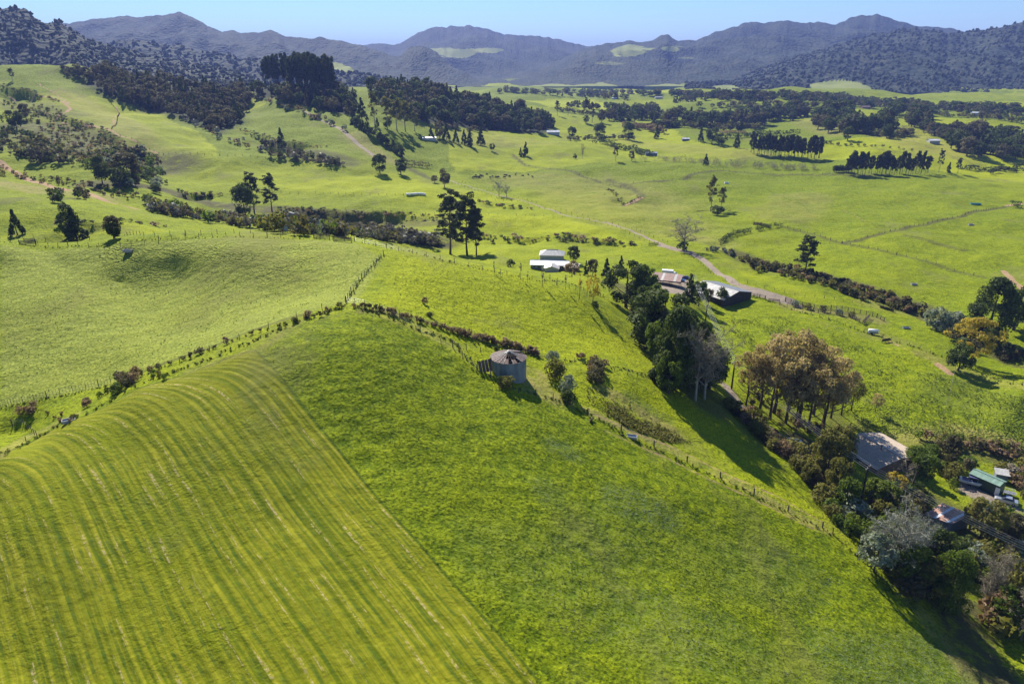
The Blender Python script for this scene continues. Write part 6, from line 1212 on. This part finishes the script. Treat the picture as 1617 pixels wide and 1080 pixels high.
# ---- power line
def pole(px_top, px_base, label, h=9.0, off=None):
    P = off if off is not None else ground(*px_base)
    if off is None: h = topz(px_base[0], P, px_top[1]) - P.z
    e = empty('power_pole', P, .75); tag(e, label, 'power pole'); MB().bar((0, 0, -.5), (0, 0, h), .24, 8, .17).build('pole_shaft', M['wood_dark'], e); arm = MB().box((0, 0, h - .35), (2.6, .18, .18)).build('crossarm', M['wood'], e); tips = []
    for x in (-1.1, -.4, .4, 1.1): MB().bar((x, 0, h - .28), (x, 0, h - .08), .05, 6).build('insulator', M['white'], arm); tips.append(P + Vector((x * math.cos(.75), x * math.sin(.75), h - .08)))
    return tips
T1 = pole((1358, 736), (1356, 806), 'concrete power pole rising from the garden trees, wires meeting at its top'); T2 = pole((1160, 570), (1155, 614), 'distant power pole at the left edge of the autumn grove')
Pf = ground(1112, 525); T3 = pole(None, None, 'power pole hidden behind the dead grey tree', 9.5, Pf); T4 = pole(None, None, 'power pole beyond the lower right garden', 9, Vector((101, 88, gz(101, 88)))); Pg = ground(1092, 470); T5 = pole(None, None, 'power pole beside the farmyard trees', 9, Pg)
def span(A, B, sag, label):
    o = A[0]; e = empty('power_line', o); tag(e, label, 'power line')
    for a, c in zip(A, B):
        pts_ = [a.lerp(c, t) - o - Vector((0, 0, sag * 4 * t * (1 - t))) for t in np.linspace(0, 1, 14)]; v, f = tube(pts_, [.03] * 14, 4); m = MB(); m.v = v; m.f = f; m.build('wire', M['wire'], e)
span(T1, T2, 1.2, 'four sagging power wires from the garden pole to the grove pole'); span(T2, T3, .8, 'power wires crossing in front of the dark shelter trees'); span(T1, T4, 1.1, 'power wires leaving the garden pole toward the lower right'); span(T3, T5, .8, 'power wires reaching the farmyard')
# ---- farm things
def bales():
    P0, P1 = ground(643, 309), ground(671, 309)
    bm_ = MB().loft([[(x, r * math.cos(q * .5236), .68 + r * math.sin(q * .5236)) for q in range(12)] for x, r in ((-.62, .5), (-.58, .66), (.58, .66), (.62, .5))]).mesh('wrapped_bale', M['bale'])
    for i in range(10):
        q = P0.lerp(P1, i / 9); q.z = gz(q.x, q.y); o = link('wrapped_bale', bm_, None, q, .05 * (i % 3), (.95, 1.25, 1.25)); lab = 'white plastic-wrapped bale in the row on the green terrace'
        if i == 0: lab = 'white wrapped bale at the left end of the row'
        if i == 9: lab = 'white wrapped bale at the right end of the row'
        tag(o, lab, 'bale', 'wrapped bales in a row on the terrace')
bales()
def cow_mesh(seed, graze):
    g = random.Random(seed); m = MB(); R_ = []
    for x, w_, z0, z1 in ((-1.0, .3, .75, 1.2), (-.8, .55, .6, 1.35), (-.2, .66, .5, 1.33), (.4, .62, .55, 1.36), (.75, .45, .65, 1.38), (.95, .28, .85, 1.30)): R_.append([(x, w_ / 2 * math.cos(q * .785), (z0 + z1) / 2 + (z1 - z0) / 2 * math.sin(q * .785)) for q in range(8)])
    hz = .35 if graze else 1.45; hx = 1.5
    R_.append([(1.15, .13 * math.cos(q * .785), (1.1 + hz) / 2 + .02 + .17 * math.sin(q * .785)) for q in range(8)]); R_.append([(hx - .1, .15 * math.cos(q * .785), hz + .15 * math.sin(q * .785)) for q in range(8)]); R_.append([(hx + .3, .08 * math.cos(q * .785), hz - .12 + .09 * math.sin(q * .785)) for q in range(8)]); m.loft(R_)
    for x, y in ((-.75, .2), (-.75, -.2), (.6, .18), (.6, -.18)): m.loft([[(x + (.08 if x < 0 and z < .5 and z > .1 else 0) * -1 + r * math.cos(q * 1.047), y + r * math.sin(q * 1.047), z) for q in range(6)] for z, r in ((.85, .13), (.5, .08), (.3, .055), (.06, .05), (0, .07))])
    for s_ in (-1, 1): m.box((hx - .18, s_ * .2, hz + .08), (.06, .16, .08))
    m.bar((-1.02, 0, 1.2), (-1.1, 0, .55), .03, 4); return m.mesh('cow', M['hide'], True)
CM = [cow_mesh(1, True), cow_mesh(2, False)]
g = random.Random(12)
for i in range(26):
    px = 748 + g.random() * 95 if i > 2 else 745 + i * 12; py = 279 + g.uniform(-2, 3.5); lab = 'dark cow grazing in the herd on the middle pasture'
    if i == 0: px, py, lab = 747, 282, 'dark cow standing apart at the left of the herd'
    tag(link('cow', CM[i % 2 if i % 5 else 0], None, ground(px, py), g.uniform(0, 6.28), (1.25,) * 3), lab, 'cow', 'cattle grazing on the middle pasture')
for px, py, lab in ((1396, 541, 'dark cow beside the clay track, left of a pair'), (1401, 540, 'dark cow beside the clay track, right of a pair')): tag(link('cow', CM[0], None, ground(px, py), .3), lab, 'cow')
def trough(px, rz, d, mat, label):
    P = ground(*px); e = empty('water_trough', P, rz); tag(e, label, 'trough'); x, y, h = d
    for c, s_ in (((-x / 2, 0, h / 2), (.1, y, h)), ((x / 2, 0, h / 2), (.1, y, h)), ((0, -y / 2, h / 2), (x - .12, .1, h)), ((0, y / 2, h / 2), (x - .12, .1, h))): MB().box(c, s_).build('side', M[mat], e)
    MB().box((0, 0, h * .4), (x - .12, y - .12, h * .7)).build('water', M['water'], e)
trough((109, 666), .5, (1.7, .9, .45), 'concrete', 'long dark water trough on the near crest at the left'); trough((997, 691), -.3, (1.9, 1.0, .45), 'concrete', 'grey water trough beside the farm track'); trough((203, 398), .1, (2.2, 1.3, .7), 'concrete', 'trough on the bare patch in the left paddock')
trough((1540, 323), 0, (7.5, 2, .9), 'teal', 'long teal trough on the far right pasture'); trough((1147, 290), 0, (3.2, 2.4, 1.2), 'white', 'small white trough behind the ragged gum'); trough((1431, 519), -.2, (2.2, 1.3, .6), 'steel', 'steel trough on the slope right of the stockyard'); trough((1443, 450), 0, (2.4, 1.4, .7), 'concrete', 'small dark trough on the flat above the stream'); trough((1533, 356), 0, (3, 1.6, .8), 'concrete', 'dark trough at the far right fence')
def tanker():
    P = ground(1378, 528); e = empty('tank_trailer', P, -.3); tag(e, 'small white and blue tank on wheels beside the stockyard', 'trailer')
    MB().loft([[(x, r * math.cos(q * .5236), 1.35 + r * .9 * math.sin(q * .5236)) for q in range(12)] for x, r in ((-1.6, .35), (-1.5, .7), (1.5, .7), (1.6, .35))]).build('tank', M['white'], e, True); MB().box((0, 0, .62), (3.4, 1.2, .12)).build('frame', M['blue'], e); MB().bar((1.7, 0, .6), (2.8, 0, .5), .05).build('drawbar', M['steel'], e); wheels(e, (-.4,), .75, .42)
tanker()
# driftwood, logs and stumps
def log(px, rz, ln, label):
    P = ground(*px); v, f = tube([(0, 0, .15), (ln * .4, .2, .25), (ln, -.1, .2)], [.22, .18, .08], 7); m = MB(); m.v, m.f = v, f; m.f += [tuple(range(7))[::-1], tuple(range(len(v) - 7, len(v)))]
    m.bar((ln * .5, .1, .2), (ln * .7, .6, .7), .07, 5, .03); tag(link('fallen_log', m.mesh('fallen_log', M['wood_dark'], True), None, P, rz), label, 'log')
log((1100, 334), .1, 9, 'fallen dark log left of the ragged gum'); log((1150, 333), -.1, 10, 'fallen dark log right of the ragged gum'); log((985, 689), 2.8, 2.4, 'dead branch beside the grey trough on the track'); log((933, 668), 1.2, 1.8, 'broken dead stump branch at the start of the track')
